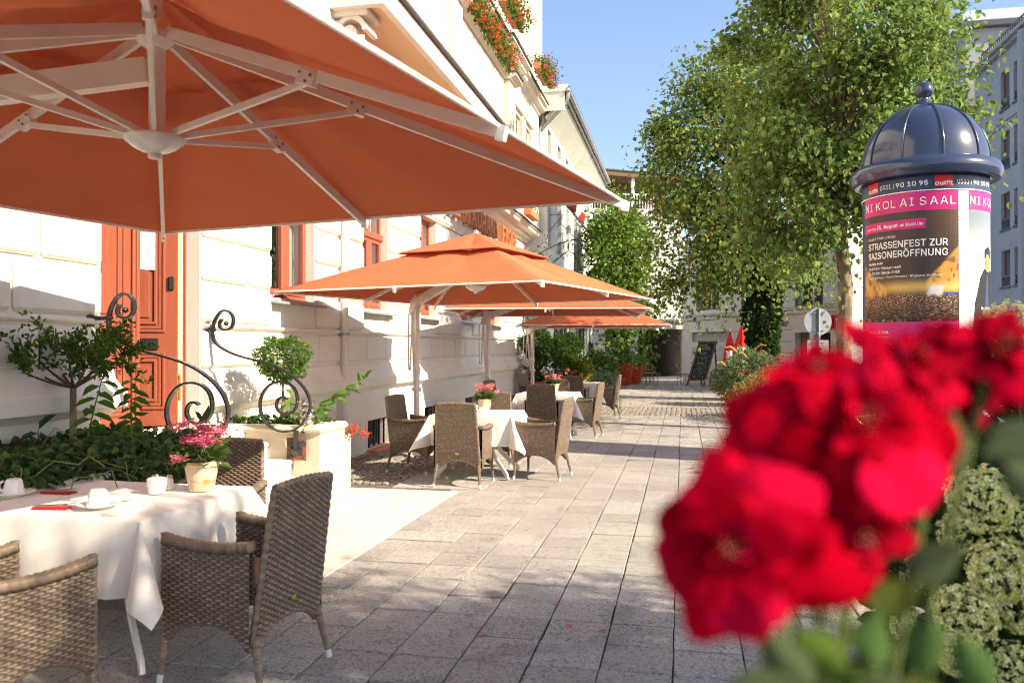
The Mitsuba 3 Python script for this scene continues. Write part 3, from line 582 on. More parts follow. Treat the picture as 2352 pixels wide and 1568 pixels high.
# ---------------------------------------------------------------- flower boxes on the hotel
def flowerbox(lab, x, ya, yb, z, rng, spread, n, reds, box=True, fall=.3):
    Fb = thing('flower_box', lab, 'flower box')
    put(Fb, b2(x - .10, x + .10, ya, yb, z, z + .17, .008) if box else b2(x - .06, x + .06, ya, yb, z, z + .1), 'terracotta' if box else 'iron')
    c = np.stack([x + rng.normal(.05, spread * .5, n), rng.uniform(ya, yb, n), z + .17 + rng.uniform(-fall, .22, n)], 1); c[:, 0] = np.where(c[:, 2] < z + .15, np.maximum(c[:, 0], x + .11), c[:, 0])
    m, col = leaves(c, rng.normal(size=(n, 3)) + [.4, 0, 0], .06, rng, [(.08, .17, .03), (.12, .23, .04), (.17, .28, .06)], wide=.8, shape=4); part(Fb, 'foliage', m, 'leaf', color=col)
    k = n // 5; cc = c[rng.integers(0, n, k // 8)]; cc = np.repeat(cc, 9, 0) + rng.normal(size=(len(cc) * 9, 3)) * .04 + [.1, 0, 0]
    m, col = leaves(cc, rng.normal(size=(len(cc), 3)), .045, rng, reds, shape=4, wide=.8); part(Fb, 'flower', m, 'petal', color=col)
RED = [(.75, .07, .05), (.7, .12, .08)]; PINK = [(.72, .05, .18), (.75, .12, .1)]
flowerbox('long run of trailing geraniums along the balcony parapet', BX + .08, 12.5, 16.2, 7.12, np.random.default_rng(21), .26, 5200, RED, False, .25)
flowerbox('terracotta flower box with red geraniums high on the left, near the top edge', -3.72, 17.0, 18.6, 8.85, np.random.default_rng(22), .3, 1900, RED)
flowerbox('terracotta flower box with pink and red geraniums against the sky at the hotel corner', -3.72, 21.3, 22.8, 8.85, np.random.default_rng(23), .3, 2000, PINK)
flowerbox('small terracotta flower box with sparse plants on the lower cornice', -3.98, 21.3, 22.5, 5.03, np.random.default_rng(24), .12, 60, PINK, True, .02)
SP = thing('floodlight', 'grey floodlight on a short arm above the lettering cornice', 'floodlight')
put(SP, mv(b2(-.16, .16, -.2, .2, -.18, .18, .02), rz(.3), (-3.75, 20.2, 5.3)), 'zinc'); part(SP, 'arm', join(tube([(-4.2, 20.0, 5.12), (-3.9, 20.1, 5.12), (-3.85, 20.2, 5.25)], .02, 6), b2(-4.2, -4.16, 19.9, 20.1, 5.05, 5.35)), 'iron')
# ================================================================ cantilever umbrellas
def canopy_pts(ang, r, half, rise, r0):
    """Square pyramid in Chebyshev radius r (0..1), z relative to the rim."""
    c, s = np.cos(ang), np.sin(ang); k = half / np.maximum(abs(c), abs(s))
    sag = .035 * np.sin(np.pi * np.clip((r - .05) / .95, 0, 1)) * (1 - np.abs(np.cos(4 * ang)))
    return np.stack([c * k * r, s * k * r, rise * (1 - r) - sag], -1)
def umbrella(lab, cx, cy, rot, z, mastdir, mastdist, detail=True, armz=.43, mast_top=None):
    U = thing('cantilever_umbrella', lab, 'umbrella', 'orange cantilever umbrellas')
    h, rise = 1.75, .75; R, t0 = rz(rot), (cx, cy, z)
    def at(m): return mv(m, R, t0)
    A, rr = np.meshgrid(np.linspace(0, 2 * math.pi, 129), np.linspace(.30, 1, 18), indexing='ij')
    P = canopy_pts(A, rr, h, rise, .30); rim = np.abs(rr - 1) < 1e-6
    P[..., 2] += (rr - .3) * (.010 * np.sin(A * 9 + rr * 7) + .006 * np.sin(A * 23 - rr * 11)) * (1 - rr)
    put(U, at(grid(P)), 'canvas', smooth=60)
    A, rr = np.meshgrid(np.linspace(0, 2 * math.pi, 129), np.linspace(.0, 1, 10), indexing='ij')
    Pc = canopy_pts(A, rr, .70, .29, 0); Pc[..., 2] += .505
    part(U, 'vent_cap', at(grid(Pc)), 'canvas', smooth=60)
    part(U, 'vent_binding', at(tube(Pc[:-1, -1] + [0, 0, -.004], .007, 4, closed=True)), 'canvas')
    part(U, 'piping', at(tube(P[:-1, -1] + [0, 0, -.006], .011, 5, closed=True)), 'white_plastic')
    hubz = .60; low = .13
    part(U, 'upper_hub', at(join(lathe([(0, hubz - .06), (.05, hubz - .06), (.085, hubz - .03), (.085, hubz + .005), (.05, hubz + .03), (0, hubz + .03)], 12), cbox((0, 0, hubz + .12), (.05, .05, .2), .005))), 'umb_metal')
    part(U, 'centre_post', at(join(cbox((0, 0, (low + .78) / 2), (.042, .042, .78 - low), .004), cbox((.0, .038, (low + hubz) / 2), (.03, .03, hubz - low), .004))), 'white_plastic')
    part(U, 'lamp_housing', at(lathe([(.0, .125), (.13, .125), (.135, .115), (.13, .10), (.12, .09)], 28)), 'umb_metal', smooth=30)
    part(U, 'lamp_cover', at(lathe([(.122, .098), (.10, .075), (.06, .055), (.03, .048), (.03, .028), (.026, .022), (0, .022)], 28)), 'lens', smooth=40)
    for k in range(8):
        a = k * math.pi / 4; e = canopy_pts(np.array(a), np.array(1.0), h, rise, 0); e = e + [0, 0, -.035]
        s = unit(np.array([e[0], e[1], 0])) * .08 + [0, 0, hubz]
        # the rib follows the cloth
        rb = part(U, 'rib', at(beam(s, e * [1.012, 1.012, 1], .024, .05)), 'umb_metal')
        part(rb, 'end_cap', at(beam(e * [.998, .998, 1] + [0, 0, 0], e * [1.018, 1.018, 1] + [0, 0, -.008], .030, .056)), 'white_plastic')
        f = .47 if k % 2 == 0 else .36; q = s + (e - s) * f; l = unit(np.array([e[0], e[1], 0])) * .09 + [0, 0, low]
        st = part(U, 'strut', at(beam(l, q + [0, 0, -.03], .02, .028)), 'umb_metal')
        part(st, 'bracket', at(beam(q - unit(e - s) * .045 + [0, 0, -.015], q + unit(e - s) * .045 + [0, 0, -.015], .040, .062)), 'umb_metal')
        if detail: sd = np.array([-e[1], e[0], 0]); sd /= np.linalg.norm(sd); part(st, 'bolt', at(join(*[tube([q + unit(e - s) * o - sd * .026 + [0, 0, dz], q + unit(e - s) * o + sd * .026 + [0, 0, dz]], .006, 6) for o, dz in ((-.03, .0), (.03, .0), (0, -.032))])), 'leadgrey')
    m = np.array(mastdir, float); m /= np.linalg.norm(m); base = np.array([cx, cy, 0]) + np.array([m[0], m[1], 0]) * mastdist
    zt = z + (mast_top if mast_top is not None else .02); px, py = base[0], base[1]; g0 = gz(py)
    part(U, 'mast_arm', sweep([(cx + m[0] * .03, cy + m[1] * .03, z + armz), (cx + m[0] * (mastdist - .12), cy + m[1] * (mastdist - .12), zt - .0)], rect(.115, .07), up=(0, 0, 1)), 'umb_metal')
    rot2 = rz(math.atan2(m[1], m[0]))
    part(U, 'mast', join(mv(cbox((0, 0, 0), (.085, .06, zt - g0 + .02), .008), rot2, (px, py, (zt + g0) / 2)), mv(cbox((0, 0, 0), (.13, .10, .06), .01), rot2, (px, py, .95 + g0)), mv(cbox((0, 0, 0), (.105, .08, .10), .01), rot2, (px, py, 1.22 + g0))), 'umb_metal')
    part(U, 'mast_head', mv(hull(np.array([(x, y, zz) for y in (-.05, .05) for x, zz in ((-.12, .04), (.0, .13), (.10, .02), (.20, -.16), (.14, -.20), (-.02, -.12))])), rot2, (px, py, zt)), 'umb_metal')
    part(U, 'tension_strut', tube([(px + m[0] * .16, py + m[1] * .16, zt - .16), (px + m[0] * .06, py + m[1] * .06, .97 + g0)], .024, 8), 'umb_metal')
    o = m * .28
    part(U, 'crank_handle', join(tube([(px + m[0] * .16, py + m[1] * .16, zt - .1), (px + o[0], py + o[1], zt - .2), (px + o[0] * 1.05, py + o[1] * 1.05, zt - .45), (px + o[0], py + o[1], zt - 1.0), (px + o[0] * .8, py + o[1] * .8, zt - 1.02), (px + o[0] * .7, py + o[1] * .7, zt - .6), (px + o[0] * .62, py + o[1] * .62, zt - .25)], .012, 6), tube([(px + o[0] * 1.04, py + o[1] * 1.04, zt - .5), (px + o[0] * .68, py + o[1] * .68, zt - .5)], .009, 5)), 'umb_metal')
    part(U, 'foot_plate', mv(join(cbox((0, 0, .012), (.34, .34, .02), .004), lathe([(0, .02), (.06, .02), (.06, .10), (0, .10)], 12)), rot2, (px, py, g0)), 'umb_metal')
    return U
umbrella('nearest orange cantilever umbrella, seen from below with white ribs and lamp', -2.406, 3.43, -.198, 2.414, (-.979, -.203), 1.75, armz=.43, mast_top=.22)
umbrella('second orange cantilever umbrella, with a raised vent cap, above the second table', -2.565, 10.18, -.275, 2.215, (-1.21, 1.29), 1.77, armz=.36, mast_top=.02)
umbrella('third orange cantilever umbrella, fully sunlit, between two others', -2.46, 15.47, .115, 2.215, (-1.44, 1.03), 1.77, armz=.36, mast_top=.0)
umbrella('farthest orange cantilever umbrella, with leaf shadows on its cloth', -2.22, 20.8, .115, 2.08, (-1.73, .8), 1.85, armz=.36, mast_top=.0)

# ================================================================ wicker chairs
COLS = []
def weave(fn, s0, s1, zlo, zhi, ps, pz, ns, nz, sign, phase=0):
    """Woven sheet: fn(s, z) -> points, bulging along sign * normal; zlo/zhi functions of s."""
    S = np.arange(s0, s1 + 1e-6, (s1 - s0) / max(2, round((s1 - s0) / (ps / ns)))); zl, zh = zlo(S), zhi(S)
    za, zb = zl.min(), zh.max(); n = max(2, round((zb - za) / (pz / nz))); Z = np.linspace(za, zb, n + 1)
    SS, ZZ = np.meshgrid(S, Z, indexing='ij'); row = np.floor((ZZ - za) / pz + 1e-6); fr = (ZZ - za) / pz - row
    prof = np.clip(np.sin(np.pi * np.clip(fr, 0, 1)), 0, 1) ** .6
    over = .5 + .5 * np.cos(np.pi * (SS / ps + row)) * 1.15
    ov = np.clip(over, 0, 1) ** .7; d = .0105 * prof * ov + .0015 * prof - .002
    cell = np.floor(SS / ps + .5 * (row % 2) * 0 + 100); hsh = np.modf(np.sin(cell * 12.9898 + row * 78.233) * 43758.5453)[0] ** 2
    tone = np.array([.235, .172, .125]) * (.74 + .62 * hsh[..., None]); gap_shade = np.array([.085, .061, .045]); k = np.clip(prof * ov * 1.5 - .15, 0, 1)[..., None]  # dips between strands are coloured darker to stand for shade in the gaps
    COLS.append((tone * k + gap_shade * (1 - k)).reshape(-1, 3))
    ZC = np.clip(ZZ, zl[:, None], zh[:, None])
    P = fn(SS, ZC); e = 1e-3
    nrm = unit(np.cross(fn(SS + e, ZC) - P, fn(SS, ZC + e) - P)) * sign
    v, f = grid(P + nrm * d[..., None])
    dead = (ZZ + pz / nz * 1.01 < zl[:, None]) | (ZZ - pz / nz * 1.01 > zh[:, None]); dd = dead.ravel()
    f = f[~(dd[f].any(1))]
    if sign < 0: f = f[:, ::-1]
    return v, f, COLS.pop()
STRAND = np.array([.185, .135, .097])
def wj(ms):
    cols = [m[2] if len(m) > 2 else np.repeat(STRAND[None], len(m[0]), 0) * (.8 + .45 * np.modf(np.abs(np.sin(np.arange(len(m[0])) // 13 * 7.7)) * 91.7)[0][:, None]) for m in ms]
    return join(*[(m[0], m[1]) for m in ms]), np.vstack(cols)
def chair_parts(ns, nz):
    out = []
    PS, PZ = .026, .0135
    yb = lambda z: -.235 - .105 * (np.asarray(z) - .2) / .73            # back leans
    wb = lambda z: .255 - .030 * np.clip((np.asarray(z) - .2) / .73, 0, 1)
    ztop = lambda s: .925 + .012 * np.cos(s * 6); arch = lambda s, w: .205 + .095 * np.clip(1 - (s / w) ** 2, 0, 1) ** .75
    back = lambda off: (lambda S, Z: np.stack([S * wb(Z) / .255, yb(Z) - off, Z], -1))
    al = lambda s: arch(s, .235)
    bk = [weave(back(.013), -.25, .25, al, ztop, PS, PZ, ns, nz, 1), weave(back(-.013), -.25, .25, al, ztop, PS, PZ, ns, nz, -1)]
    ss = np.linspace(-.25, .25, 48)
    edge = lambda zz: back(0)(ss, zz(ss))
    per = np.vstack([edge(ztop), back(0)(np.full(60, .25), np.linspace(.915, .24, 60)), edge(al)[::-1], back(0)(np.full(60, -.25), np.linspace(.24, .915, 60))])
    bk.append(tube(per, .0175 + .0022 * np.sin(np.arange(len(per)) * 1.571), 6, closed=True))
    out.append(('backrest', wj(bk), 'wicker', True))
    for sgn in (-1, 1):
        t = lambda s: .645 + .022 * ((s - .0) / .25) ** 2 + .012 * (s > 0) * 0; a2 = lambda s: arch(s, .225)
        fl = lambda off: (lambda S, Z: np.stack([sgn * (.262 + off) + 0 * S, S + 0 * Z, Z], -1))
        y1 = .245
        y0 = -.25
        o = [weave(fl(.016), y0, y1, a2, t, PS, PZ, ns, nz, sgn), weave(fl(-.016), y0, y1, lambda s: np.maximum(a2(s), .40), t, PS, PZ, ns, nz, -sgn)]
        s2 = np.linspace(y0, y1, 56); top = fl(0)(s2, t(s2)); low = fl(0)(s2, a2(s2))
        o.append(sweep(top, np.array([(.021, -.022), (.021, .022), (.012, .03), (-.02, .03), (-.02, -.03), (.012, -.03)]), scale=1 + .07 * np.sin(np.arange(56) * 1.571), up=(0, 0, 1)))
        o.append(tube(low, .015, 6)); zz = np.linspace(.22, .69, 50); o.append(tube(np.stack([sgn * .262 + 0 * zz, y1 + 0 * zz, zz], 1), .018 + .002 * np.sin(np.arange(50) * 1.571), 8))
        out.append(('armrest', wj(o), 'wicker', True))
    ap = lambda s: .205 + .085 * np.clip(1 - (s / .235) ** 2, 0, 1)
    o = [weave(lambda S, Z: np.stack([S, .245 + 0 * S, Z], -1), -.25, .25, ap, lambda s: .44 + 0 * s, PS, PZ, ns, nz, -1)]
    s2 = np.linspace(-.25, .25, 16); o.append(tube(np.stack([s2, 0 * s2 + .245, ap(s2)], 1), .013, 6)); o.append(tube(np.stack([s2, 0 * s2 + .245, 0 * s2 + .44], 1), .016, 6))
    out.append(('apron', wj(o), 'wicker', True))
    out.append(('seat', wj([b2(-.25, .25, -.245, .24, .405, .43, .008)]), 'wicker', False))
    c = cbox((0, 0, 0), (.47, .44, .045), .018)
    out.append(('cushion', mv(c, None, (0, -.005, .453)), 'cushion', 30))
    for i, (x, y) in enumerate(((-.255, .24), (.255, .24), (-.24, -.25), (.24, -.25))):
        z = np.linspace(.26, .035, 28); k = (0.26 - z)
        p = np.stack([x + np.sign(x) * .03 * k / .26, y + np.sign(y) * (.055 if y < 0 else .012) * k / .26, z], 1)
        out.append(('leg', wj([tube(p, .0185 - .006 * k / .26 + .0022 * (np.arange(28) % 2), 8)]), 'wicker', False))
        out.append(('leg__foot_cap', tube([p[-1] + (0, 0, .004), p[-1] + (np.sign(x) * .004, np.sign(y) * .006, -.034)], .0155, 10), 'zinc_cap', False))
    b = mv(lathe([(0, 0), (.02, 0), (.02, .004), (0, .005)], 16), rx(math.pi / 2)); b = (b[0] * [1.0, 1, .55], b[1])
    out.append(('badge', mv(b, None, (0, -.281, .375)), 'brass', False))
    return out
M('zinc_cap', (0.62, 0.62, 0.62), 0.4, 0.5)
KINDS = {}
def group_def(gname, parts):
    g = {}; cnt = {}
    last = {}
    for nm, mesh, mat, sm in parts:
        bits = nm.split('__')
        if len(bits) == 2: k = last[bits[0]] + '__' + bits[1]
        else:
            cnt[nm] = cnt.get(nm, -1) + 1; k = nm if cnt[nm] == 0 else '%s_%03d' % (nm, cnt[nm]); last[nm] = k
        col = None
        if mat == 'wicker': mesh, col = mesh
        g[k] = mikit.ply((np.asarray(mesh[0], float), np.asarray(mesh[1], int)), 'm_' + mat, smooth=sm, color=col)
    KINDS[gname] = g
group_def('chair_kind_near', chair_parts(4, 5))
group_def('chair_kind_far', chair_parts(3, 3))
def chair(lab, x, y, fx, fy, near=False):
    k = thing('wicker_chair', lab, 'chair', 'brown wicker armchairs')
    a = math.degrees(math.atan2(-fx, fy))
    for nm, d in KINDS['chair_kind_near' if near else 'chair_kind_far'].items(): scene[k + '__' + nm] = {**d, 'to_world': T().translate([x, y, gz(y) + .002]).rotate([0, 0, 1], a)}
chair('nearest wicker armchair, seen from its back right, at the right of the first table', -2.09, 3.69, -.985, .16, True)
chair('wicker armchair cut off at the lower left corner of the photo', -2.74, 2.88, .26, .97, True)
chair('wicker armchair behind the first table, mostly hidden by the cloth and pot', -2.93, 4.72, .14, -.99, True)
chair('wicker armchair with its back to the camera at the second table', -2.45, 9.16, .02, 1)
chair('wicker armchair on the street side of the second table, seen from the side', -1.67, 9.83, -.99, .12)
chair('wicker armchair on the wall side of the second table', -3.27, 10.0, .985, -.17)
chair('wicker armchair at the far side of the second table behind the flower pot', -2.5, 10.72, .1, -1)
chair('wicker armchair with its back to the camera at the third table', -2.28, 13.72, 0, 1)
chair('dark wicker armchair on the street side of the third table', -1.72, 14.4, -1, .12)
chair('wicker armchair on the wall side of the third table, only its back showing', -3.2, 14.9, .97, -.24)
chair('wicker armchair at the far side of the third table', -2.35, 15.3, 0, -1)
chair('wicker armchair with its back to the camera at the fourth table', -2.28, 17.75, .05, 1)
chair('wicker armchair on the street side of the fourth table, chain at its foot', -1.72, 18.55, -1, .1)
chair('wicker armchair on the wall side of the fourth table', -3.35, 18.9, .95, -.3)

# ================================================================ tables with draped cloths
def drape(half, over, n=91, seed=0):
    """Square cloth over a square top: sides hang in shallow folds, each corner in a cone-shaped flap."""
    rng = np.random.default_rng(seed); L = half + over; g = np.sort(np.concatenate([np.linspace(-L, L, n), [-half, half, -half - .012, half + .012]])); X, Y = np.meshgrid(g, g, indexing='ij')
    dx, dy = np.maximum(abs(X) - half, 0), np.maximum(abs(Y) - half, 0); P = np.stack([np.clip(X, -half, half), np.clip(Y, -half, half), np.full_like(X, .006)], -1)
    def fold(t, ph): return .5 + .5 * np.sin(t * 13 + ph) * np.cos(t * 5 + 2 * ph) + .25 * np.sin(t * 29 + 3 * ph)
    for ax, d, o in ((0, dx, Y), (1, dy, X)):
        s = np.sign((X, Y)[ax]); m = (d > 0) & ((dx, dy)[1 - ax] <= 0); ph = rng.uniform(0, 6, 2); end = np.clip((half - abs(o)) / .12, 0, 1)
        w = d / over; out = .010 * np.tanh(d / .015) + (.05 * w * fold(o, ph[0]) + .012 * w) * end
        P[..., ax] = np.where(m, s * (half + out), P[..., ax]); P[..., 2] = np.where(m, .006 - np.maximum(d - .004, 0) * .99, P[..., 2])
        P[..., 1 - ax] += np.where(m, .02 * w * np.sin(o * 9 + ph[1]) * end, 0)
    m = (dx > 0) & (dy > 0); rr = np.hypot(dx, dy); ph = np.arctan2(dy, dx) / (math.pi / 2); sx, sy = np.sign(X), np.sign(Y)
    k = 2 * math.pi * ph; ra, la = math.radians(16.5), math.radians(10.5); tilt = ra * (1 - np.cos(k)); lat = la * np.sin(k)
    q = rr * np.sin(tilt); l = rr * np.sin(-lat) ; dn = rr * np.cos(tilt) * np.cos(lat)
    D1 = np.stack([sx, sy], -1) / 2 ** .5; D2 = np.stack([-sy * sx * sx, sx * sy * sy], -1) / 2 ** .5 * (sx * sy)[..., None]
    XY = np.stack([sx, sy], -1) * (half + .007) + D1 * q[..., None] - D2 * l[..., None] * np.where((sx * sy) > 0, 1, 1)[..., None]
    P[..., :2] = np.where(m[..., None], XY, P[..., :2]); P[..., 2] = np.where(m, .006 - np.maximum(dn - .004, 0), P[..., 2])
    P[..., 2] += np.where((dx <= 0) & (dy <= 0), .0015 * np.sin(X * 21 + Y * 7) * np.sin(Y * 17), 0)
    return P
CLOTH = [drape(.48, .36, seed=s) for s in (1, 2)]
def table(lab, cx, cy, rot, cl, sx=1.0, sy=1.0, zt=.755):
    g = gz(cy); Tb = thing('cafe_table', lab, 'table', 'cafe tables under white cloths'); R = rz(rot)
    put(Tb, mv(b2(-.475 * sx, .475 * sx, -.475 * sy, .475 * sy, zt - .03, zt - .002, .006), R, (cx, cy, g)), 'umb_metal')
    for sxn in (-1, 1):
        for syn in (-1, 1):
            t = np.linspace(0, 1, 14); r = .40 - .22 * np.sin(np.pi * np.clip(t * 1.05, 0, 1)) ** 1.2 + .03 * t
            p = np.stack([sxn * r * sx, syn * r * sy * .9, (zt - .03) * (1 - t) + .012 * t], 1)
            part(Tb, 'leg', mv(sweep(p, rect(.05, .022)), R, (cx, cy, g)), 'white_plastic', smooth=30)
    part(Tb, 'cross_bar', mv(join(tube([(-.2 * sx, -.2 * sy, .36), (.2 * sx, .2 * sy, .36)], .012, 6), tube([(-.2 * sx, .2 * sy, .36), (.2 * sx, -.2 * sy, .36)], .012, 6)), R, (cx, cy, g)), 'umb_metal')
    v, f = grid(CLOTH[cl] * [sx, sy, 1]); C = thing('tablecloth', 'white linen cloth draped over ' + {'first': 'the nearest cafe table', 'second': 'the second cafe table', 'third': 'the third cafe table', 'fourth': 'the farthest cafe table'}[lab.split()[0]], 'tablecloth', 'white tablecloths')
    put(C, mv((v, f), R, (cx, cy, zt + g)), 'linen', smooth=True)
table('first cafe table, set with cups and a flower pot, under a white cloth', -2.955, 3.885, -.02, 0, 1.06, 1.0)
table('second cafe table under a white cloth beside the entrance slab', -2.45, 9.85, .03, 1)
table('third cafe table under a white cloth', -2.3, 14.35, 0, 0)
table('fourth cafe table under a white cloth, farthest from the camera', -2.3, 18.45, 0, 1)
ZT1 = .765
def cup(x, y, z, lab, a=0.0):
    K = thing('cup', lab, 'cup')
    put(K, lathe([(.0, .002), (.052, .0), (.053, .005), (.047, .038), (.041, .072), (.032, .082), (.0, .083)], 28, (x, y, z)), 'porcelain', smooth=40)
    t = np.linspace(-1.3, 1.3, 14); part(K, 'handle', mv(tube(np.stack([.046 + .03 * np.cos(t), 0 * t, .042 + .028 * np.sin(t)], 1), .006, 6), rz(a), (x, y, z)), 'porcelain', smooth=True)
def saucer(x, y, z, lab):
    solo('saucer', lathe([(0, .004), (.055, .004), (.078, .014), (.098, .021), (.099, .025), (.076, .019), (.054, .010), (0, .010)], 32, (x, y, z)), 'porcelain', lab, 'saucer', smooth=40)
saucer(-2.83, 3.60, ZT1, 'white saucer under the upturned cup in the middle of the nearest table'); cup(-2.835, 3.60, ZT1 + .010, 'white cup upturned on its saucer, in the middle of the nearest table', 2.6)
saucer(-3.50, 3.80, ZT1, 'white saucer at the left edge of the nearest table'); cup(-3.505, 3.80, ZT1 + .010, 'white cup upturned on the saucer at the left edge', 3.4)
def cutlery(kind, lab, x, y, z, a, L=.20):
    h = [(-.5 * L, .0045), (-.3 * L, .004), (.1 * L, .003), (.2 * L, .0035)]
    pr = sweep([(s, 0, .004 + .004 * math.sin(6 * (s / L + .5))) for s, w in h], rect(.004, 1), scale=1.0, up=(0, 0, 1)) if False else None
    body = [beam((-.5 * L, 0, .003), (.22 * L, 0, .006), .008, .003)]
    if kind == 'fork':
        body += [b2(.2 * L, .30 * L, -.011, .011, .004, .007, .001)] + [beam((.29 * L, o, .0055), (.5 * L, o, .010), .003, .002) for o in (-.0095, -.0032, .0032, .0095)]
    elif kind == 'knife': body += [mv(extr(Polygon([(.2 * L, -.006), (.52 * L, -.007), (.56 * L, .003), (.5 * L, .008), (.2 * L, .006)]), .002), None, (0, 0, .004))]
    else:
        a2_ = np.linspace(0, 2 * math.pi, 16); body += [(np.vstack([np.stack([.34 * L + .022 * np.cos(a2_), .014 * np.sin(a2_), .007 + 0 * a2_], 1), [[.34 * L, 0, .002]]]), np.stack([np.arange(15), np.arange(1, 16), np.full(15, 16)], 1))]
    solo(kind, mv(join(*body), rz(a), (x, y, z)), 'steel', lab, kind)
cutlery('spoon', 'teaspoon lying on the saucer in the middle of the nearest table', -2.775, 3.655, ZT1 + .016, .75, .12)
for nm, x, y, a in (('nearer', -3.05, 3.55, .15), ('farther', -3.34, 3.93, .0)):
    Nn = solo('napkin', mv(join(b2(-.09, .09, -.035, .035, 0, .006, .001), mv(b2(-.085, .088, -.030, .033, .006, .011, .001), rz(.03))), rz(a), (x, y, ZT1)), 'napkin', 'folded dark red napkin, the %s of two on the nearest table' % nm, 'napkin')
    cutlery('fork', 'fork lying on the %s red napkin' % nm, x + .0, y + .012, ZT1 + .011, a + .25); cutlery('knife', 'knife lying on the %s red napkin' % nm, x + .03, y - .012, ZT1 + .011, a + .12)
def sugarbowl(x, y, z, where, s=1.0):
    G = thing('sugar_bowl', 'white lidded sugar bowl on %s' % where, 'bowl')
    put(G, (lambda m: (m[0] * [s, s, s] + [x, y, z], m[1]))(lathe([(0, 0), (.036, 0), (.042, .004), (.052, .075), (.053, .080), (.05, .08), (.04, .07), (0, .06)], 28)), 'porcelain', smooth=40)
    part(G, 'lid', (lambda m: (m[0] * [s, s, s] + [x, y, z], m[1]))(lathe([(.05, .080), (.046, .086), (.02, .092), (.006, .093), (.008, .10), (.004, .106), (0, .106)], 24)), 'porcelain', smooth=40)
def shaker(x, y, z, lab, col='porcelain'):
    K = solo('shaker', lathe([(0, 0), (.022, 0), (.022, .05), (.016, .062), (0, .062)], 16, (x, y, z)), col, lab, 'shaker', smooth=40); part(K, 'cap', lathe([(.017, .061), (.017, .074), (.008, .08), (0, .08)], 14, (x, y, z)), 'steel', smooth=40)
sugarbowl(-2.80, 4.02, ZT1, 'the nearest table')
shaker(-2.90, 4.14, ZT1, 'glass shaker with a metal cap behind the sugar bowl on the nearest table', 'clear_glass'); shaker(-2.82, 4.16, ZT1, 'small white shaker behind the sugar bowl on the nearest table')
def flowerpot(x, y, z, where, rng, s=1.0, cols=((.72, .12, .22), (.78, .22, .30), (.70, .08, .20)), near=True):
    F_ = thing('flower_pot', 'cream flower pot with pink kalanchoe on ' + where, 'flower pot')
    put(F_, lathe([(0, 0), (.055 * s, 0), (.06 * s, .004), (.082 * s, .125 * s), (.092 * s, .127 * s), (.094 * s, .15 * s), (.085 * s, .15 * s), (.078 * s, .13 * s), (0, .125 * s)], 32, (x, y, z)), 'crackle_pot', smooth=35)
    n = 46; a = rng.uniform(0, 6.28, n); c = np.array([x, y, z + .13 * s]) + np.stack([.05 * np.cos(a), .05 * np.sin(a), rng.uniform(0, .07, n)], 1) * s
    d = np.stack([np.cos(a), np.sin(a), rng.uniform(-.15, .9, n)], 1); m, col = leaves(c, d, .09 * s, rng, [(.09, .16, .04), (.14, .22, .06), (.07, .12, .03)], wide=.75); part(F_, 'foliage', m, 'leaf', color=col)
    k = 22 if near else 14; hd = np.array([x, y, z + .275 * s]) + rng.normal(size=(k, 3)) * [.06, .06, .028] * np.array(s)
    part(F_, 'flower_stem', join(*[tube([(x, y, z + .14 * s), q], .0028, 4) for q in hd]), 'stem')
    q = np.repeat(hd, 22, 0) + rng.normal(size=(k * 22, 3)) * [.019, .019, .011] * np.array(s); q4 = np.repeat(q, 4, 0); an = np.tile(np.arange(4) * 1.571, len(q)) + np.repeat(rng.uniform(0, 6, len(q)), 4)
    m, col = leaves(q4, np.stack([np.cos(an), np.sin(an), rng.uniform(.0, .5, len(an))], 1), .0145 * s, rng, cols, shape=4, wide=.85); part(F_, 'blossom', m, 'petal', color=col)
flowerpot(-2.62, 4.16, ZT1, 'the nearest table', np.random.default_rng(31), 1.1, ((.80, .20, .34), (.84, .34, .42), (.74, .12, .28)))
flowerpot(-2.42, 10.05, ZT1, 'the second table', np.random.default_rng(32), 1.0, ((.78, .28, .33), (.82, .38, .40)), False); sugarbowl(-2.5, 9.82, ZT1, 'the second table'); shaker(-2.41, 9.80, ZT1, 'white shaker beside the bowl on the second table')
solo('cup_stack', join(*[lathe([(0, 0), (.03, 0), (.04, .05), (.037, .05), (.0, .04)], 16, (-2.36, 9.72, ZT1 + .02 * k)) for k in range(2)]), 'porcelain', 'two white cups nested beside the flower pot on the second table', 'cups')
flowerpot(-2.22, 14.45, ZT1, 'the third table', np.random.default_rng(33), 1.0, ((.78, .28, .33), (.82, .38, .40)), False); sugarbowl(-2.36, 14.25, ZT1, 'the third table'); shaker(-2.45, 14.2, ZT1, 'white shaker on the third table')
flowerpot(-2.45, 18.4, ZT1 - .04, 'the farthest table', np.random.default_rng(34), 1.0, ((.60, .06, .10), (.65, .10, .14)), False)
# ================================================================ second house
XB = -4.0
G2 = thing('white_house', 'white house with tall narrow windows, green shutters and boarded eaves beyond the hotel', 'building')
slit = [(24.75, 25.45, 4.6, 8.2), (26.75, 27.6, 4.6, 8.2), (28.75, 29.55, 4.6, 8.2), (30.9, 31.85, 2.9, 8.2), (35.1, 36.25, 2.9, 8.2)]
low_ = [(26.4, 27.3), (28.6, 29.5), (30.6, 31.5), (32.8, 33.7), (35.0, 35.9)]
w = sbox(24.56, -.5, 37.6, 9.1).difference(unary_union([sbox(a, c, b, d) for a, b, c, d in slit] + [sbox(a, .75, b, 2.55) for a, b in low_]))
part(G2, 'wall', facade(w, XB - .4, .4), 'whitewash')
part(G2, 'wall', join(b2(-12, XB - .405, 24.56, 24.8, -.5, 9.1), b2(-12, XB - .405, 37.3, 37.59, -.5, 9.1), b2(-5.2, -5.0, 24.85, 37.25, -.5, 9.0)), 'whitewash')
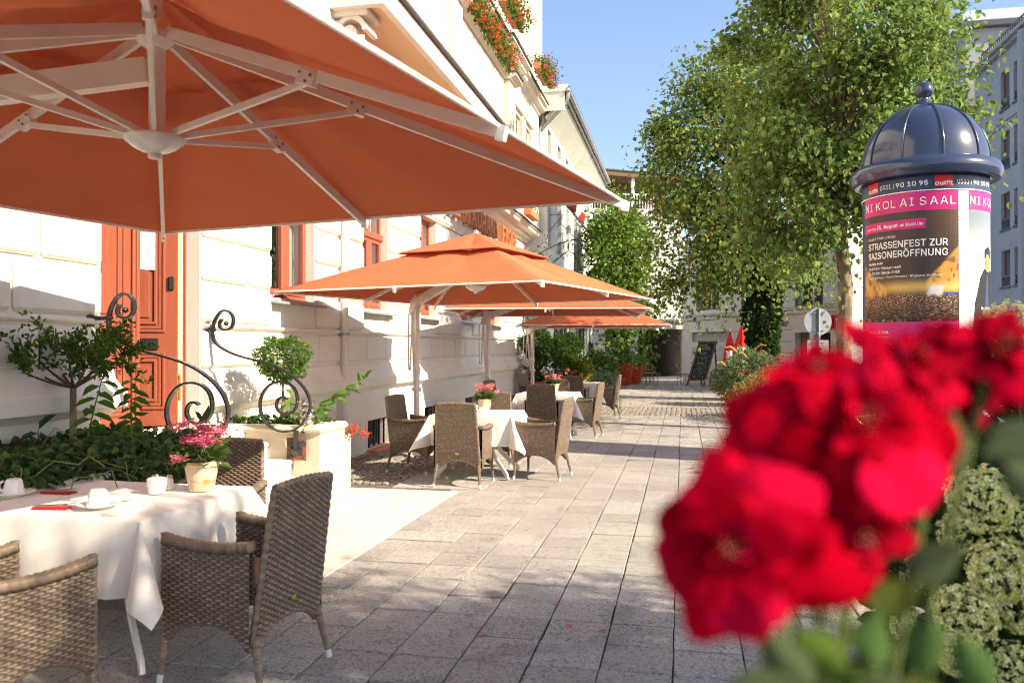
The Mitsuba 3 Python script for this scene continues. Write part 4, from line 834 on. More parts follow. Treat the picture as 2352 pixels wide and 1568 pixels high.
for a, b, c, d in slit:
    W = hold(G2, 'window'); put(W, join(b2(XB - .38, XB - .33, a, a + .07, c, d), b2(XB - .38, XB - .33, b - .07, b, c, d), *[b2(XB - .38, XB - .34, a, b, z, z + .06) for z in np.linspace(c, d - .06, 4)]), 'slate')
    part(W, 'pane', grid(np.array([[(XB - .36, y, z) for z in (c, d)] for y in (a, b)])), 'dark')
for a, b in low_:
    W = hold(G2, 'shuttered_window'); put(W, b2(XB - .3, XB - .2, a, b, .75, 2.55), 'dark')
    for s0, s1 in ((a - .42, a - .0), (b + .0, b + .42)):
        part(W, 'shutter', join(*[b2(XB, XB + .05, s0 + k * .105 + .003, s0 + k * .105 + .102, .70, 2.60, .008) for k in range(4)], b2(XB + .049, XB + .075, s0 + .01, s1 - .01, .95, 1.05), b2(XB + .049, XB + .075, s0 + .01, s1 - .01, 2.25, 2.35)), 'shutter')
part(G2, 'base_course', b2(XB, XB + .08, 24.5, 37.6, -.1, .65, .02), 'whitewash')
part(G2, 'string_course', b2(XB, XB + .07, 24.5, 37.62, 3.05, 3.2, .02), 'whitewash')
E_ = hold(G2, 'eaves'); put(E_, join(b2(XB - .1, -3.42, 24.2, 38.1, 8.98, 9.02), b2(-3.42, -3.38, 24.2, 38.1, 8.92, 9.22)), 'leadgrey')
for k in range(27): part(E_, 'soffit_board', hull(np.array([(x, y, z + dz) for y in (24.2 + k * .515 + .006, 24.2 + (k + 1) * .515 - .006) for dz in (0, .02) for x, z in ((XB + .01, 8.35), (-3.44, 8.9))])), 'soffit_board')
for k in range(60): part(E_, 'light_bulb', mv(lathe([(0, -.03), (.028, 0), (0, .03)], 6), None, (-3.37, 24.4 + k * .225, 8.99)), 'white_plastic')
part(G2, 'gutter', tube([(-3.30, 24.1, 9.12), (-3.30, 38.1, 9.12)], .075, 10), 'zinc', smooth=True)
part(G2, 'gutter_outlet', tube([(-3.30, 24.2, 9.2), (-3.30, 24.2, 9.0), (-3.34, 24.25, 8.8), (-4.1, 24.5, 8.15), (-4.2, 24.52, 8.05)], .055, 10), 'zinc', smooth=True)
part(G2, 'roof', hull(np.array([(x, y, z) for y in (24.2, 38.1) for x, z in ((-3.25, 9.21), (-3.25, 9.25), (-12, 11.2), (-12, 9.21))])), 'slate')
part(G2, 'gable_board', join(b2(-4.6, -3.4, 24.16, 24.21, 8.55, 9.25), b2(-4.9, -3.3, 24.12, 24.16, 9.10, 9.3)), 'soffit_board')
AW = thing('folded_awning', 'rolled awning bar with red cloth on the white house front', 'awning')
put(AW, tube([(-3.55, 24.8, 6.0), (-3.55, 37.9, 6.0)], .035, 8), 'leadgrey')
for y in (26.9, 29.4, 33.0, 37.6): part(AW, 'cloth', mv(hull(np.array([(0, -.6, .1), (0, .6, .16), (.12, -.55, .35), (.12, .5, .42), (-.08, -.5, .1), (-.08, .5, .1), (.05, -.6, .1), (.05, .6, .1)])), None, (-3.55, y, 5.95)), 'umb_red')
for y in (25.0, 28.2, 31.4, 34.6, 37.5): part(AW, 'arm', join(tube([(XB, y, 5.6), (-3.55, y, 5.6), (-3.55, y, 6.0)], .012, 5), tube([(XB, y, 5.1), (-3.55, y, 5.6)], .012, 5), tube([(XB, y, 6.3), (-3.55, y, 6.0)], .012, 5)), 'leadgrey')
MB = thing('menu_board', 'dark framed menu board on the end of the white house', 'sign'); put(MB, b2(XB, XB + .06, 36.75, 37.35, .9, 1.75, .01), 'chalkboard')
# wrought iron hanging sign
HS = thing('hanging_sign', 'ornate black wrought iron sign bracket projecting from the hotel corner', 'sign')
y = 24.0
def arc(cx, cz, r, a0, a1, n=24): a = np.linspace(math.radians(a0), math.radians(a1), n); return np.stack([cx + r * np.cos(a), y + 0 * a, cz + r * np.sin(a)], 1)
def spiralxz(cx, cz, r0, r1, a0, a1, n=30): a = np.linspace(math.radians(a0), math.radians(a1), n); r = np.linspace(r0, r1, n); return np.stack([cx + r * np.cos(a), y + 0 * a, cz + r * np.sin(a)], 1)
tt = np.linspace(0, 1, 24)
top = np.stack([-4.62 + 1.62 * tt, y + 0 * tt, 4.02 + .72 * np.sin(tt * 1.35)], 1)
put(HS, join(tube(top, .014, 6), tube([(-4.6, y, 3.35), (-3.30, y, 4.36)], .014, 6), tube(arc(-3.08, 4.49, .20, 0, 360), .016, 6), tube(arc(-3.16, 4.50, .095, 0, 360), .011, 6)), 'iron')
part(HS, 'scroll', join(*[tube(spiralxz(*a), .010, 5) for a in ((-4.25, 4.30, .16, .03, -90, 330), (-3.95, 4.52, .15, .03, 200, -180), (-3.75, 4.22, .20, .03, 60, -260), (-3.5, 4.55, .11, .02, -90, 290), (-4.05, 3.95, .14, .03, 120, 480), (-3.42, 4.2, .12, .02, 0, 330), (-3.95, 4.82, .09, .02, -90, 250), (-3.1, 4.3, .07, .02, 90, -250))]), 'iron')
part(HS, 'leaf', join(*[mv(hull(np.array([(0, -.01, 0), (.05, 0, .03), (.1, 0, .0), (.05, 0, -.04), (.05, .015, 0)])), ry(R0.uniform(-2, 2)), (x, y, z)) for x, z in ((-4.1, 4.35), (-4.05, 4.2), (-3.55, 4.3), (-3.0, 4.46), (-3.16, 4.5), (-4.2, 4.5))]), 'iron')
part(HS, 'pendant', join(tube([(-3.08, y, 4.29), (-3.08, y, 4.05)], .02, 6), tube(spiralxz(-3.16, 3.97, .09, .02, -60, 340), .01, 5), tube(spiralxz(-3.00, 3.97, .09, .02, 240, -160), .01, 5), tube([(-3.25, y, 3.96), (-3.18, y, 3.82), (-3.08, y, 3.70), (-2.98, y, 3.82), (-2.91, y, 3.96)], .012, 5), tube(arc(-3.0, 3.55, .16, 150, 20), .012, 5)), 'iron')
LB = thing('lantern_bracket', 'small black iron ring bracket low on the hotel corner', 'bracket')
put(LB, join(tube([(-4.5, 23.4, 2.0), (-4.5, 23.4, 2.95)], .016, 6), tube(arc(-4.32, 2.45, .17, 0, 360), .014, 6), tube(spiralxz(-4.34, 2.8, .13, .03, 180, -160), .012, 5)), 'iron')

# ================================================================ far grey building with passage
def fac(O, e):
    e = np.array([e[0], e[1], 0.0]); e /= np.linalg.norm(e); z = np.array([0, 0, 1.0]); n = np.cross(e, z)
    Rm = np.stack([e, z, n], 1)
    def ex(poly, d0, d): return mv(extr(poly, d), Rm, np.array([O[0], O[1], 0.0]) + n * d0)
    def bb(s0, s1, z0, z1, d0, d1, b=0.0): return mv(cbox(((s0 + s1) / 2, (z0 + z1) / 2, (d0 + d1) / 2), (s1 - s0, z1 - z0, d1 - d0), b), Rm, (O[0], O[1], 0.0))
    return ex, bb
FA = thing('grey_apartment_house', 'pale grey apartment house across the end of the street with a dark passage', 'building')
ex, bb = fac((0.0, 38.70), (5.126, -9.97))
wins = [(1.28, 3.3, 3.16, 5.0), (5.0, 6.5, 3.06, 4.9), (8.6, 10.2, 2.98, 4.7)]
lows = [(.95, 4.0, 1.77, 2.21), (8.6, 9.45, .0, 2.08), (9.7, 10.6, .0, 2.05)]
part(FA, 'wall', ex(sbox(0, -.3, 11.2, 5.7).difference(unary_union([sbox(a, c, b, d) for a, b, c, d in wins + lows])), -.35, .35), 'grey_render')
part(FA, 'side_wall', join(bb(11.0, 11.2, -.3, 5.6, -3, -.355), bb(0, .2, 2.7, 5.6, -4, -.355), bb(.05, 10.9, -.3, 5.6, -.9, -.75), bb(0, 11.2, 5.5, 5.7, -3, -.36), bb(-.05, 11.25, 5.71, 5.85, -3, .15, .03)), 'grey_render')
part(FA, 'cornice', join(bb(-.05, 11.3, 2.74, 2.90, 0, .10, .03), bb(-.05, 11.3, 2.90, 2.96, 0, .20, .01)), 'grey_render'); part(FA, 'cornice_flashing', bb(-.06, 11.32, 2.963, 2.985, 0, .22), 'zinc')
for a, b, c, d in wins:
    W = hold(FA, 'window'); put(W, join(bb(a, a + .08, c, d, -.3, -.22), bb(b - .08, b, c, d, -.3, -.22), bb((a + b) / 2 - .05, (a + b) / 2 + .05, c, d, -.3, -.2), bb(a, b, d - .08, d, -.3, -.22)), 'white_plastic')
    part(W, 'pane', bb(a + .02, b - .02, c, d, -.28, -.26), 'dark')
    n = int((b - a) / .12); part(W, 'railing', join(bb(a, b, c + .82, c + .86, -.05, .0), bb(a, b, c + .06, c + .09, -.05, 0), *[bb(a + .02 + k * (b - a - .04) / n, a + .035 + k * (b - a - .04) / n, c + .06, c + .84, -.04, -.02) for k in range(n + 1)]), 'slate')
W = hold(FA, 'vent_grille'); put(W, bb(.95, 4.0, 1.77, 2.21, -.34, -.3), 'dark')
for k in range(26): part(W, 'bar', bb(1.0 + k * .115, 1.045 + k * .115, 1.77, 2.21, -.15, -.08), 'grey_render')
part(W, 'surround', join(bb(.8, 4.1, 2.215, 2.28, 0, .06), bb(.85, 4.1, 1.55, 1.77, 0, .05), bb(.8, .95, .1, 2.215, 0, .03)), 'grey_render')
part(FA, 'shop_window', bb(8.6, 9.45, 0, 2.08, -.3, -.25), 'blind'); part(FA, 'shop_window', bb(9.7, 10.6, 0, 2.05, -.3, -.25), 'dark')
for k in range(5): part(FA, 'groove', bb(4.2, 8.5, .5 + k * .42, .515 + k * .42, .0, .004), 'slate')
def ftext(t, s, z, h, mat, par, d=.01, dep=.02, bold=True, w=None):
    m = meshkit.text_mesh(t, h, dep, bold=bold); ww = m.bounds[1][0]
    v, f = mv(m); v[:, 0] *= (w / ww if w else 1)
    e = np.array([5.126, -9.97, 0]); e /= np.linalg.norm(e); z_ = np.array([0, 0, 1.0]); n = np.cross(e, z_)
    return v @ np.stack([e, z_, n]) + np.array([0, 38.70, 0]) + e * s + z_ * z + n * d, f
IB = thing('information_sign', 'brown letter i and word TOURIST on the grey wall', 'sign')
a = np.linspace(0, 2 * math.pi, 24); put(IB, bb(6.86, 7.14, 1.93, 2.42, .01, .05), 'brass'); part(IB, 'dot', (lambda m: m)(ex(Polygon(np.stack([7.0 + .15 * np.cos(a), 2.62 + .14 * np.sin(a)], 1)), .01, .04)), 'brass'); part(IB, 'word', ftext('TOURIST', 7.3, 2.33, .15, 'brown_wood', IB), 'brown_wood')
for nm, s0 in (('left', 10.55), ('right', 10.97)):
    I2 = thing('info_box', 'red box sign with a white letter i, the %s one' % nm, 'sign'); put(I2, bb(s0, s0 + .34, 2.18, 2.62, .05, .15, .01), 'signred'); part(I2, 'letter', ftext('i', s0 + .12, 2.26, .24, 'ink_white', I2, .151, .004), 'ink_white')
# frontal block with the passage
ex, bb = fac((-4.28, 40.47), (4.36, 1.31)); LE = 4.55
ps = [(.63, 1.86, -.1, 2.35), (2.24, 4.5, -.1, 2.67)]
part(FA, 'passage_wall', ex(sbox(-3, -.3, 4.56, 8.0).difference(unary_union([sbox(a, c, b, d) for a, b, c, d in ps] + [sbox(1.2, 6.2, 1.9, 7.3)])), -.4, .4), 'grey_render')
part(FA, 'passage_lining', join(bb(2.05, 2.2, -.1, 2.9, -5, -.41), bb(2.0, 4.8, 2.72, 2.85, -5, -.41), bb(2.0, 5.2, -.1, 2.9, -5.2, -5.05), bb(4.55, 4.7, -.1, 2.9, -5, -.41), *[bb(s0, s0 + .12, 0, 2.7, -5.04, -4.9) for s0 in (2.9, 3.7, 4.3)], bb(2.2, 4.55, .5, .56, -4.9, -4.85)), 'passage')
part(FA, 'passage_left_wall', bb(2.205, 2.22, -.05, 2.715, -5, -.42), 'grey_render')
part(FA, 'garage_lining', join(bb(.5, .6, -.1, 2.6, -4, -.41), bb(1.88, 1.98, -.1, 2.6, -4, -.41), bb(.4, 2.0, -.1, 2.6, -4.2, -4.05), bb(.5, 1.98, 2.38, 2.45, -4, -.41)), 'dark')
part(FA, 'passage_kerb', bb(2.24, 4.6, -.02, .12, -.3, .5, .02), 'slate')
part(FA, 'beam', join(bb(-3, 4.6, 2.70, 2.92, .0, .12, .02), bb(.5, 4.56, 2.45, 2.69, .0, .05)), 'grey_render')
part(FA, 'column', (lambda m: m)(mv(lathe([(.17, 0), (.15, .1), (.14, 2.5), (.18, 2.6), (.18, 2.7)], 20), None, (-2.33, 40.9, 0))), 'grey_render', smooth=40)
part(FA, 'door_leaf', bb(.63, .95, 0, 2.3, -.5, -.42), 'slate')
lt = [LineString([(x, -.1), (x + 2.5, 2.4)]).buffer(.008) for x in np.arange(-1.6, 2.0, .13)] + [LineString([(x, 2.4), (x + 2.5, -.1)]).buffer(.008) for x in np.arange(-1.6, 2.0, .13)]
part(FA, 'lattice_gate', ex(unary_union(lt).intersection(sbox(.95, -.05, 1.86, 1.95)), -.35, .012), 'zinc')
part(FA, 'lamp_tube', bb(1.25, 1.65, .62, .66, -1.0, -.96), 'ink_white')
part(FA, 'window', bb(1.2, 1.9, 6.2, 7.3, -.3, -.26), 'dark'); part(FA, 'window_frame', join(bb(1.2, 1.27, 6.2, 7.3, -.2, -.1), bb(1.83, 1.9, 6.2, 7.3, -.2, -.1), bb(1.2, 1.9, 7.24, 7.3, -.2, -.1)), 'white_plastic')
part(FA, 'terrace', join(bb(-.5, 3, 8.0, 8.12, -3, .15), bb(-.5, 3, 8.12, 8.35, -.05, .05)), 'grey_render')
RL = hold(FA, 'terrace_railing'); put(RL, join(bb(-.5, 3, 9.05, 9.1, 0, .04), *[bb(-.5 + k * .14, -.47 + k * .14, 8.35, 9.05, 0, .03) for k in range(26)], bb(1.9, 2.05, 8.2, 10.0, -.1, .05)), 'white_plastic')
part(FA, 'top_storey', bb(-1.5, 4, 8.12, 10.0, -3.2, -1.6), 'brown_wood'); part(FA, 'top_window', bb(1.0, 1.6, 8.6, 9.4, -1.6, -1.55), 'dark'); part(FA, 'top_window', bb(.0, .5, 8.5, 9.5, -1.6, -1.55), 'dark')
part(FA, 'roof', ex(Polygon([(-1.6, 10.1), (4.3, 9.75), (4.3, 9.95), (-1.6, 10.35)]), -4, 4.2), 'brown_wood'); part(FA, 'roof_edge', ex(Polygon([(-1.6, 10.36), (4.3, 9.96), (4.3, 10.02), (-1.6, 10.42)]), -4, 4.25), 'shutter')
for k in range(3): part(FA, 'roof_vent', bb(.9 + .5 * k, .97 + .5 * k, 10.2, 10.75, -2, -1.93), 'slate')
FS = thing('street_plate', 'small white plate with red rim beside the passage column', 'sign'); put(FS, bb(1.78, 2.15, 2.06, 2.2, .02, .05, .005), 'signred'); part(FS, 'panel', bb(1.8, 2.13, 2.08, 2.18, .049, .055), 'ink_white'); part(FS, 'text', mv(meshkit.text_mesh('FEUERWEHRZUFAHRT', .032, .003, bold=True), np.array([[.958, 0, .288], [.288, 0, -.958], [0, 1, 0]]), (-2.52, 40.93, 2.115)) if False else bb(1.83, 2.1, 2.11, 2.145, .0545, .058), 'navy_flat')

# ================================================================ right building
NB = thing('tall_apartment_house', 'tall white apartment house with paired windows at the right edge', 'building')
ex, bb = fac((16.5, 52.0), (0.0, -1.0))   # s grows towards the camera
rows = [(4.7, 6.6), (7.7, 9.6), (10.9, 12.8), (14.0, 16.0)]
ww = [(4.0, 5.2), (5.75, 6.9)]
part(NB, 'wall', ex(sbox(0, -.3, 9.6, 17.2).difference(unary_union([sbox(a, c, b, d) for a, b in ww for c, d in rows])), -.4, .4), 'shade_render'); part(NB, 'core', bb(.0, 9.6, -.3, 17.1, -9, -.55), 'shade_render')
for a, b in ww:
    for i, (c, d) in enumerate(rows):
        W = hold(NB, 'window'); put(W, bb(a, b, c + (.6 if i < 2 else 0), d, -.3, -.2), 'blind'); part(W, 'pane', bb(a, b, c, d, -.34, -.31), 'dark')
        part(W, 'frame', join(bb(a, a + .08, c, d, -.2, -.14), bb(b - .08, b, c, d, -.2, -.14), bb(a, b, d - .07, d, -.2, -.14)), 'brown_wood')
        part(W, 'sill', bb(a - .08, b + .08, c - .1, c, -.05, .08), 'slate'); part(W, 'railing', join(bb(a, b, c + .52, c + .57, -.08, -.04), bb(a, b, c + .02, c + .06, -.08, -.04), *[bb(a + k * .11, a + .03 + k * .11, c, c + .54, -.07, -.05) for k in range(int((b - a) / .11))]), 'iron')
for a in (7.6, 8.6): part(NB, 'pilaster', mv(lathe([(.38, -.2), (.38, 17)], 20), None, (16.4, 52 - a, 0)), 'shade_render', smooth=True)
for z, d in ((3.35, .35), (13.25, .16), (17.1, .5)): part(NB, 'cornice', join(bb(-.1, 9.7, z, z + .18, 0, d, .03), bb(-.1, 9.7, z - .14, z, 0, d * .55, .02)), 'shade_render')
part(NB, 'roof_railing', join(bb(.3, 9.5, 18.2, 18.27, -.3, -.24), bb(.3, 9.5, 17.8, 17.85, -.3, -.24), *[bb(.3 + k * .3, .34 + k * .3, 17.25, 18.2, -.3, -.26) for k in range(31)]), 'iron')
part(NB, 'chimney', bb(1.0, 1.5, 17.2, 20.2, -3.5, -3.0), 'brown_wood')
PB = thing('stepped_rear_house', 'pale house with a set-back top floor behind the tall apartment house', 'building')
put(PB, join(b2(15.2, 22, 52.2, 62, 0, 15.2), b2(17.0, 22, 53.5, 62, 15.2, 20.4, .02)), 'yellow_render')
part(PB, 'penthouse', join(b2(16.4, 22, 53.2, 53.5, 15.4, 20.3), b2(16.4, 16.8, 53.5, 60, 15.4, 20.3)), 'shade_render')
part(PB, 'eaves', join(b2(16.0, 22.2, 52.8, 62, 20.3, 20.7, .05), b2(14.8, 22, 51.9 + .2, 62, 15.0, 15.4, .05)), 'slate'); part(PB, 'window', b2(18.2, 20.4, 53.12, 53.2, 17.4, 19.4), 'blind')
part(PB, 'gutter_pipe', tube([(15.6, 52.1, 15.2), (15.6, 52.1, 1)], .12, 8), 'slate'); part(PB, 'glass_railing', b2(16.2, 22, 52.9, 52.93, 20.7, 21.3), 'clear_glass')

# ================================================================ advertising column
AC = thing('advertising_column', 'round advertising column with navy domed cap and concert posters', 'advertising column')
CX, CY, CR = 3.09, 11.65, .745; PH0 = math.atan2(-CY, -CX)
put(AC, lathe([(.0, 0), (.85, 0), (.85, .32), (.80, .40), (CR - .004, .44), (CR - .004, 3.72), (.0, 3.72)], 72, (CX, CY, 0)), 'navy_flat', smooth=30)
part(AC, 'brim', lathe([(.74, 3.70), (.80, 3.66), (.87, 3.68), (.90, 3.75), (.90, 3.80), (.87, 3.87), (.80, 3.905), (.74, 3.90)], 72, (CX, CY, 0)), 'navy', smooth=50)
al_ = np.linspace(0, math.pi / 2 * .93, 18)
part(AC, 'dome', lathe(np.stack([.75 * np.cos(al_) ** .9, 3.90 + .79 * np.sin(al_)], 1), 72, (CX, CY, 0)), 'navy', smooth=60)
for k in range(10):
    an = k * math.pi / 5 + .35; q = np.stack([(.75 * np.cos(al_) ** .9 + .006) * math.cos(an) + CX, (.75 * np.cos(al_) ** .9 + .006) * math.sin(an) + CY, 3.905 + .792 * np.sin(al_)], 1); part(AC, 'dome_seam', tube(q, .013, 6), 'navy', smooth=True)
part(AC, 'finial', lathe([(.0, 4.66), (.15, 4.66), (.155, 4.685), (.13, 4.70), (.10, 4.72), (.065, 4.77), (.055, 4.80), (.06, 4.815), (.09, 4.83), (.113, 4.87), (.118, 4.90), (.105, 4.96), (.07, 5.0), (.0, 5.015)], 32, (CX, CY, 0)), 'navy', smooth=50)
def cyl(a0, a1, z0, z1, off):
    A = np.linspace(a0, a1, max(2, int((a1 - a0) / .05))); an = PH0 + A / CR; r = CR + off
    return grid(np.stack([np.stack([CX + r * np.cos(an), CY + r * np.sin(an), 0 * an + z], 1) for z in (z0, z1)], 1))
def wraptext(t, a0, z, h, off=.0065, w=None, bold=False):
    m = meshkit.text_mesh(t, h, .0006, bold=bold); m = m.subdivide_to_size(.05) if h > .06 else m
    v = np.array(m.vertices); k = (w / (v[:, 0].max() - v[:, 0].min())) if w else 1.0
    an = PH0 + (a0 + (v[:, 0] - v[:, 0].min()) * k) / CR; r = CR + off + v[:, 2]
    return np.stack([CX + r * np.cos(an), CY + r * np.sin(an), z + v[:, 1]], 1), np.array(m.faces)
BN = part(AC, 'top_band', cyl(-1.25, 1.3, 3.485, 3.655, .001), 'navy_flat')
for a0, w_, tx in ((-.77, .19, -.545), (.115, .21, .375)):
    part(BN, 'red_field', cyl(a0, a0 + w_, 3.52, 3.655, .003), 'signred'); part(BN, 'text', wraptext('outfit', a0 + .005, 3.535, .05, .005, w_ - .01, True), 'ink_white')
    part(BN, 'text', wraptext('0331 / ', tx, 3.545, .055, .005, .20), 'ink_white'); part(BN, 'text', wraptext('90 10 95', tx + .22, 3.545, .055, .005, .37, True), 'ink_white')
part(BN, 'seam', cyl(.095, .105, 3.485, 3.655, .003), 'ink'); part(BN, 'ledge', lathe([(CR, 3.473), (CR + .012, 3.473), (CR + .012, 3.485), (CR, 3.485)], 72, (CX, CY, 0)), 'white_plastic')
def poster_photo(p, n, uv):
    an = dr.atan2(p.y - CY, p.x - CX); t = (an - PH0); t = dr.select(t > math.pi, t - 2 * math.pi, dr.select(t < -math.pi, t + 2 * math.pi, t)); a = t * CR; z = p.z
    sky_ = mix((0.055, 0.038, 0.03), (0.115, 0.065, 0.04), smoothstep(2.5, 3.2, z) * smoothstep(-.2, .35, a))
    rl = 2.30 + dr.maximum(a + .05, 0) * 1.15; ll = 2.30 + dr.maximum(-.45 - a, 0) * .75
    bld = dr.maximum(smoothstep(rl + .02, rl - .04, z) * smoothstep(-.0, .06, a), smoothstep(ll + .02, ll - .04, z) * smoothstep(-.42, -.5, a))
    lit = mix((0.40, 0.17, 0.03), (0.80, 0.46, 0.10), fbm(a * 14, z * 9, 0.0, 3)); wn = smoothstep(.62, .7, noise(a * 30, z * 16, 3.0)); lit = mix(lit, (0.16, 0.06, 0.02), wn * .7)
    col = mix(sky_, lit, bld)
    gl = dr.exp(-dr.square((z - 2.30) / .07)) * smoothstep(-.8, -.3, a); col = mix(col, (0.95, 0.62, 0.16), dr.clip(gl * .75, 0, 1))
    tent = smoothstep(.10, .06, dr.abs(a - .13 - .3 * (z - 2.27))) * smoothstep(2.16, 2.19, z) * smoothstep(2.33, 2.30, z); col = mix(col, (0.75, 0.75, 0.78), tent * .9)
    blue = smoothstep(2.12, 2.14, z) * smoothstep(2.24, 2.22, z) * smoothstep(.2, .22, a); col = mix(col, (0.03, 0.13, 0.40), blue)
    k = 24.0 + 30.0 * smoothstep(1.9, 2.2, z); d1, d2, rr = voronoi(a * k * 1.0, z * k * .8)
    head = mix(mix((0.03, 0.02, 0.015), (0.25, 0.13, 0.06), smoothstep(.3, .7, rr)), (0.52, 0.34, 0.20), smoothstep(.8, .95, rr)); head = mix((0.015, 0.01, 0.008), head, smoothstep(.62, .30, d1))
    crowd = smoothstep(2.24, 2.19, z + .03 * noise(a * 20, 0.0, 0.0)); col = mix(col, head * (.65 + 1.5 * smoothstep(1.9, 2.22, z)), crowd)
    return col
scene['m_poster_photo'] = two({'type': 'principled', 'base_color': mikit.proc(poster_photo), 'roughness': 0.35, 'specular': 0.4})
scene['m_poster_grey'] = two({'type': 'principled', 'base_color': mikit.proc(lambda p, n, uv: mix((0.55, 0.60, 0.62), (0.20, 0.25, 0.28), smoothstep(2.5, 3.2, p.z))), 'roughness': 0.35, 'specular': 0.4})
P1 = part(AC, 'poster', cyl(-.88, .388, 0.6, 3.47, .002), 'poster_photo', label='festival poster with night crowd photo')
part(P1, 'header', cyl(-.88, .388, 3.235, 3.47, .004), 'magenta'); part(P1, 'footer', cyl(-.88, .388, 0.6, 1.875, .004), 'magenta')
part(P1, 'tag', cyl(-.88, .02, 3.02, 3.14, .004), 'magenta')
def letters(txt, a0, a1, z, h, par):
    ms = []; st = (a1 - a0) / (len(txt) - 1 + .001)
    for i, ch in enumerate(txt):
        m = wraptext(ch, a0 + st * i - .02, z, h); ms.append(m)
    part(par, 'text', join(*ms), 'ink_white')
letters('NIKOLAISAAL', -.82, .31, 3.30, .10, P1)
part(P1, 'text', wraptext('Samstag,', -.80, 3.055, .036, w=.18), 'ink_white'); part(P1, 'text', wraptext('25. August', -.60, 3.055, .046, w=.30, bold=True), 'ink_white'); part(P1, 'text', wraptext('ab 20.00 Uhr', -.275, 3.058, .034, w=.27, bold=True), 'ink_white')
part(P1, 'text', wraptext('WILHELM-STAAB-STRASSE', -.77, 2.925, .031, w=.44), 'ink_white')
part(P1, 'text', wraptext('STRASSENFEST ZUR', -.77, 2.80, .082, w=1.03, bold=True), 'ink_white'); part(P1, 'text', wraptext('SAISONERÖFFNUNG', -.77, 2.68, .082, w=1.03, bold=True), 'ink_white')
for t, z, w_, b_ in (('Eintritt frei!', 2.605, .26, True), ('20.00 Uhr: Django Lassi', 2.545, .50, True), ('21.30 Uhr: Django 3000', 2.485, .49, True), ('Anschließend Filmorchester-Bigband im Foyer', 2.425, .96, False)): part(P1, 'text', wraptext(t, -.765, z, .031, w=w_, bold=b_), 'ink_white')
letters('NIKOLAISAAL', -.73, -.42, 1.73, .038, P1); part(P1, 'text', wraptext('POTSDAM', -.60, 1.675, .020, w=.17), 'ink_white')
part(AC, 'paper_strip', cyl(.39, .522, 0.6, 3.47, .004), 'paper', label='bare white paper strip between the posters')
P2 = part(AC, 'poster', cyl(.525, 1.85, 0.6, 3.47, .002), 'poster_grey', label='grey poster with a man in a dark coat'); part(P2, 'header', cyl(.525, 1.85, 3.235, 3.47, .004), 'magenta'); letters('NIKOLAISAAL', .565, 1.75, 3.30, .10, P2)
def flat(pts, mat, off, nm):
    m = trimesh.creation.extrude_polygon(Polygon(pts), .0005, engine='earcut').subdivide_to_size(.06); v = np.array(m.vertices); an = PH0 + v[:, 0] / CR; r = CR + off + v[:, 2]
    part(P2, nm, (np.stack([CX + r * np.cos(an), CY + r * np.sin(an), v[:, 1]], 1), m.faces), mat)
flat([(.72, 2.42), (.80, 2.52), (1.05, 2.50), (1.2, 2.3), (1.25, 1.2), (.60, 1.2), (.58, 1.7), (.62, 2.1)], 'ink', .005, 'coat'); flat([(.84, 2.50), (.83, 2.62), (.86, 2.72), (.94, 2.72), (.98, 2.6), (.95, 2.48)], 'cane', .006, 'face'); flat([(.81, 2.64), (.82, 2.76), (.90, 2.80), (.99, 2.76), (1.0, 2.62), (.95, 2.70), (.86, 2.71)], 'ink', .007, 'hair'); flat([(.80, 1.9), (.86, 2.45), (.90, 2.45), (.93, 1.9)], 'navy_flat', .006, 'shirt')
for t, z in (('Musikfestspiele', 2.02), ('Deutsches Filmorchester', 1.86), ('Moderation', 1.76)): part(P2, 'text', wraptext(t, .72, z, .034, .008, bold=True), 'ink_white')
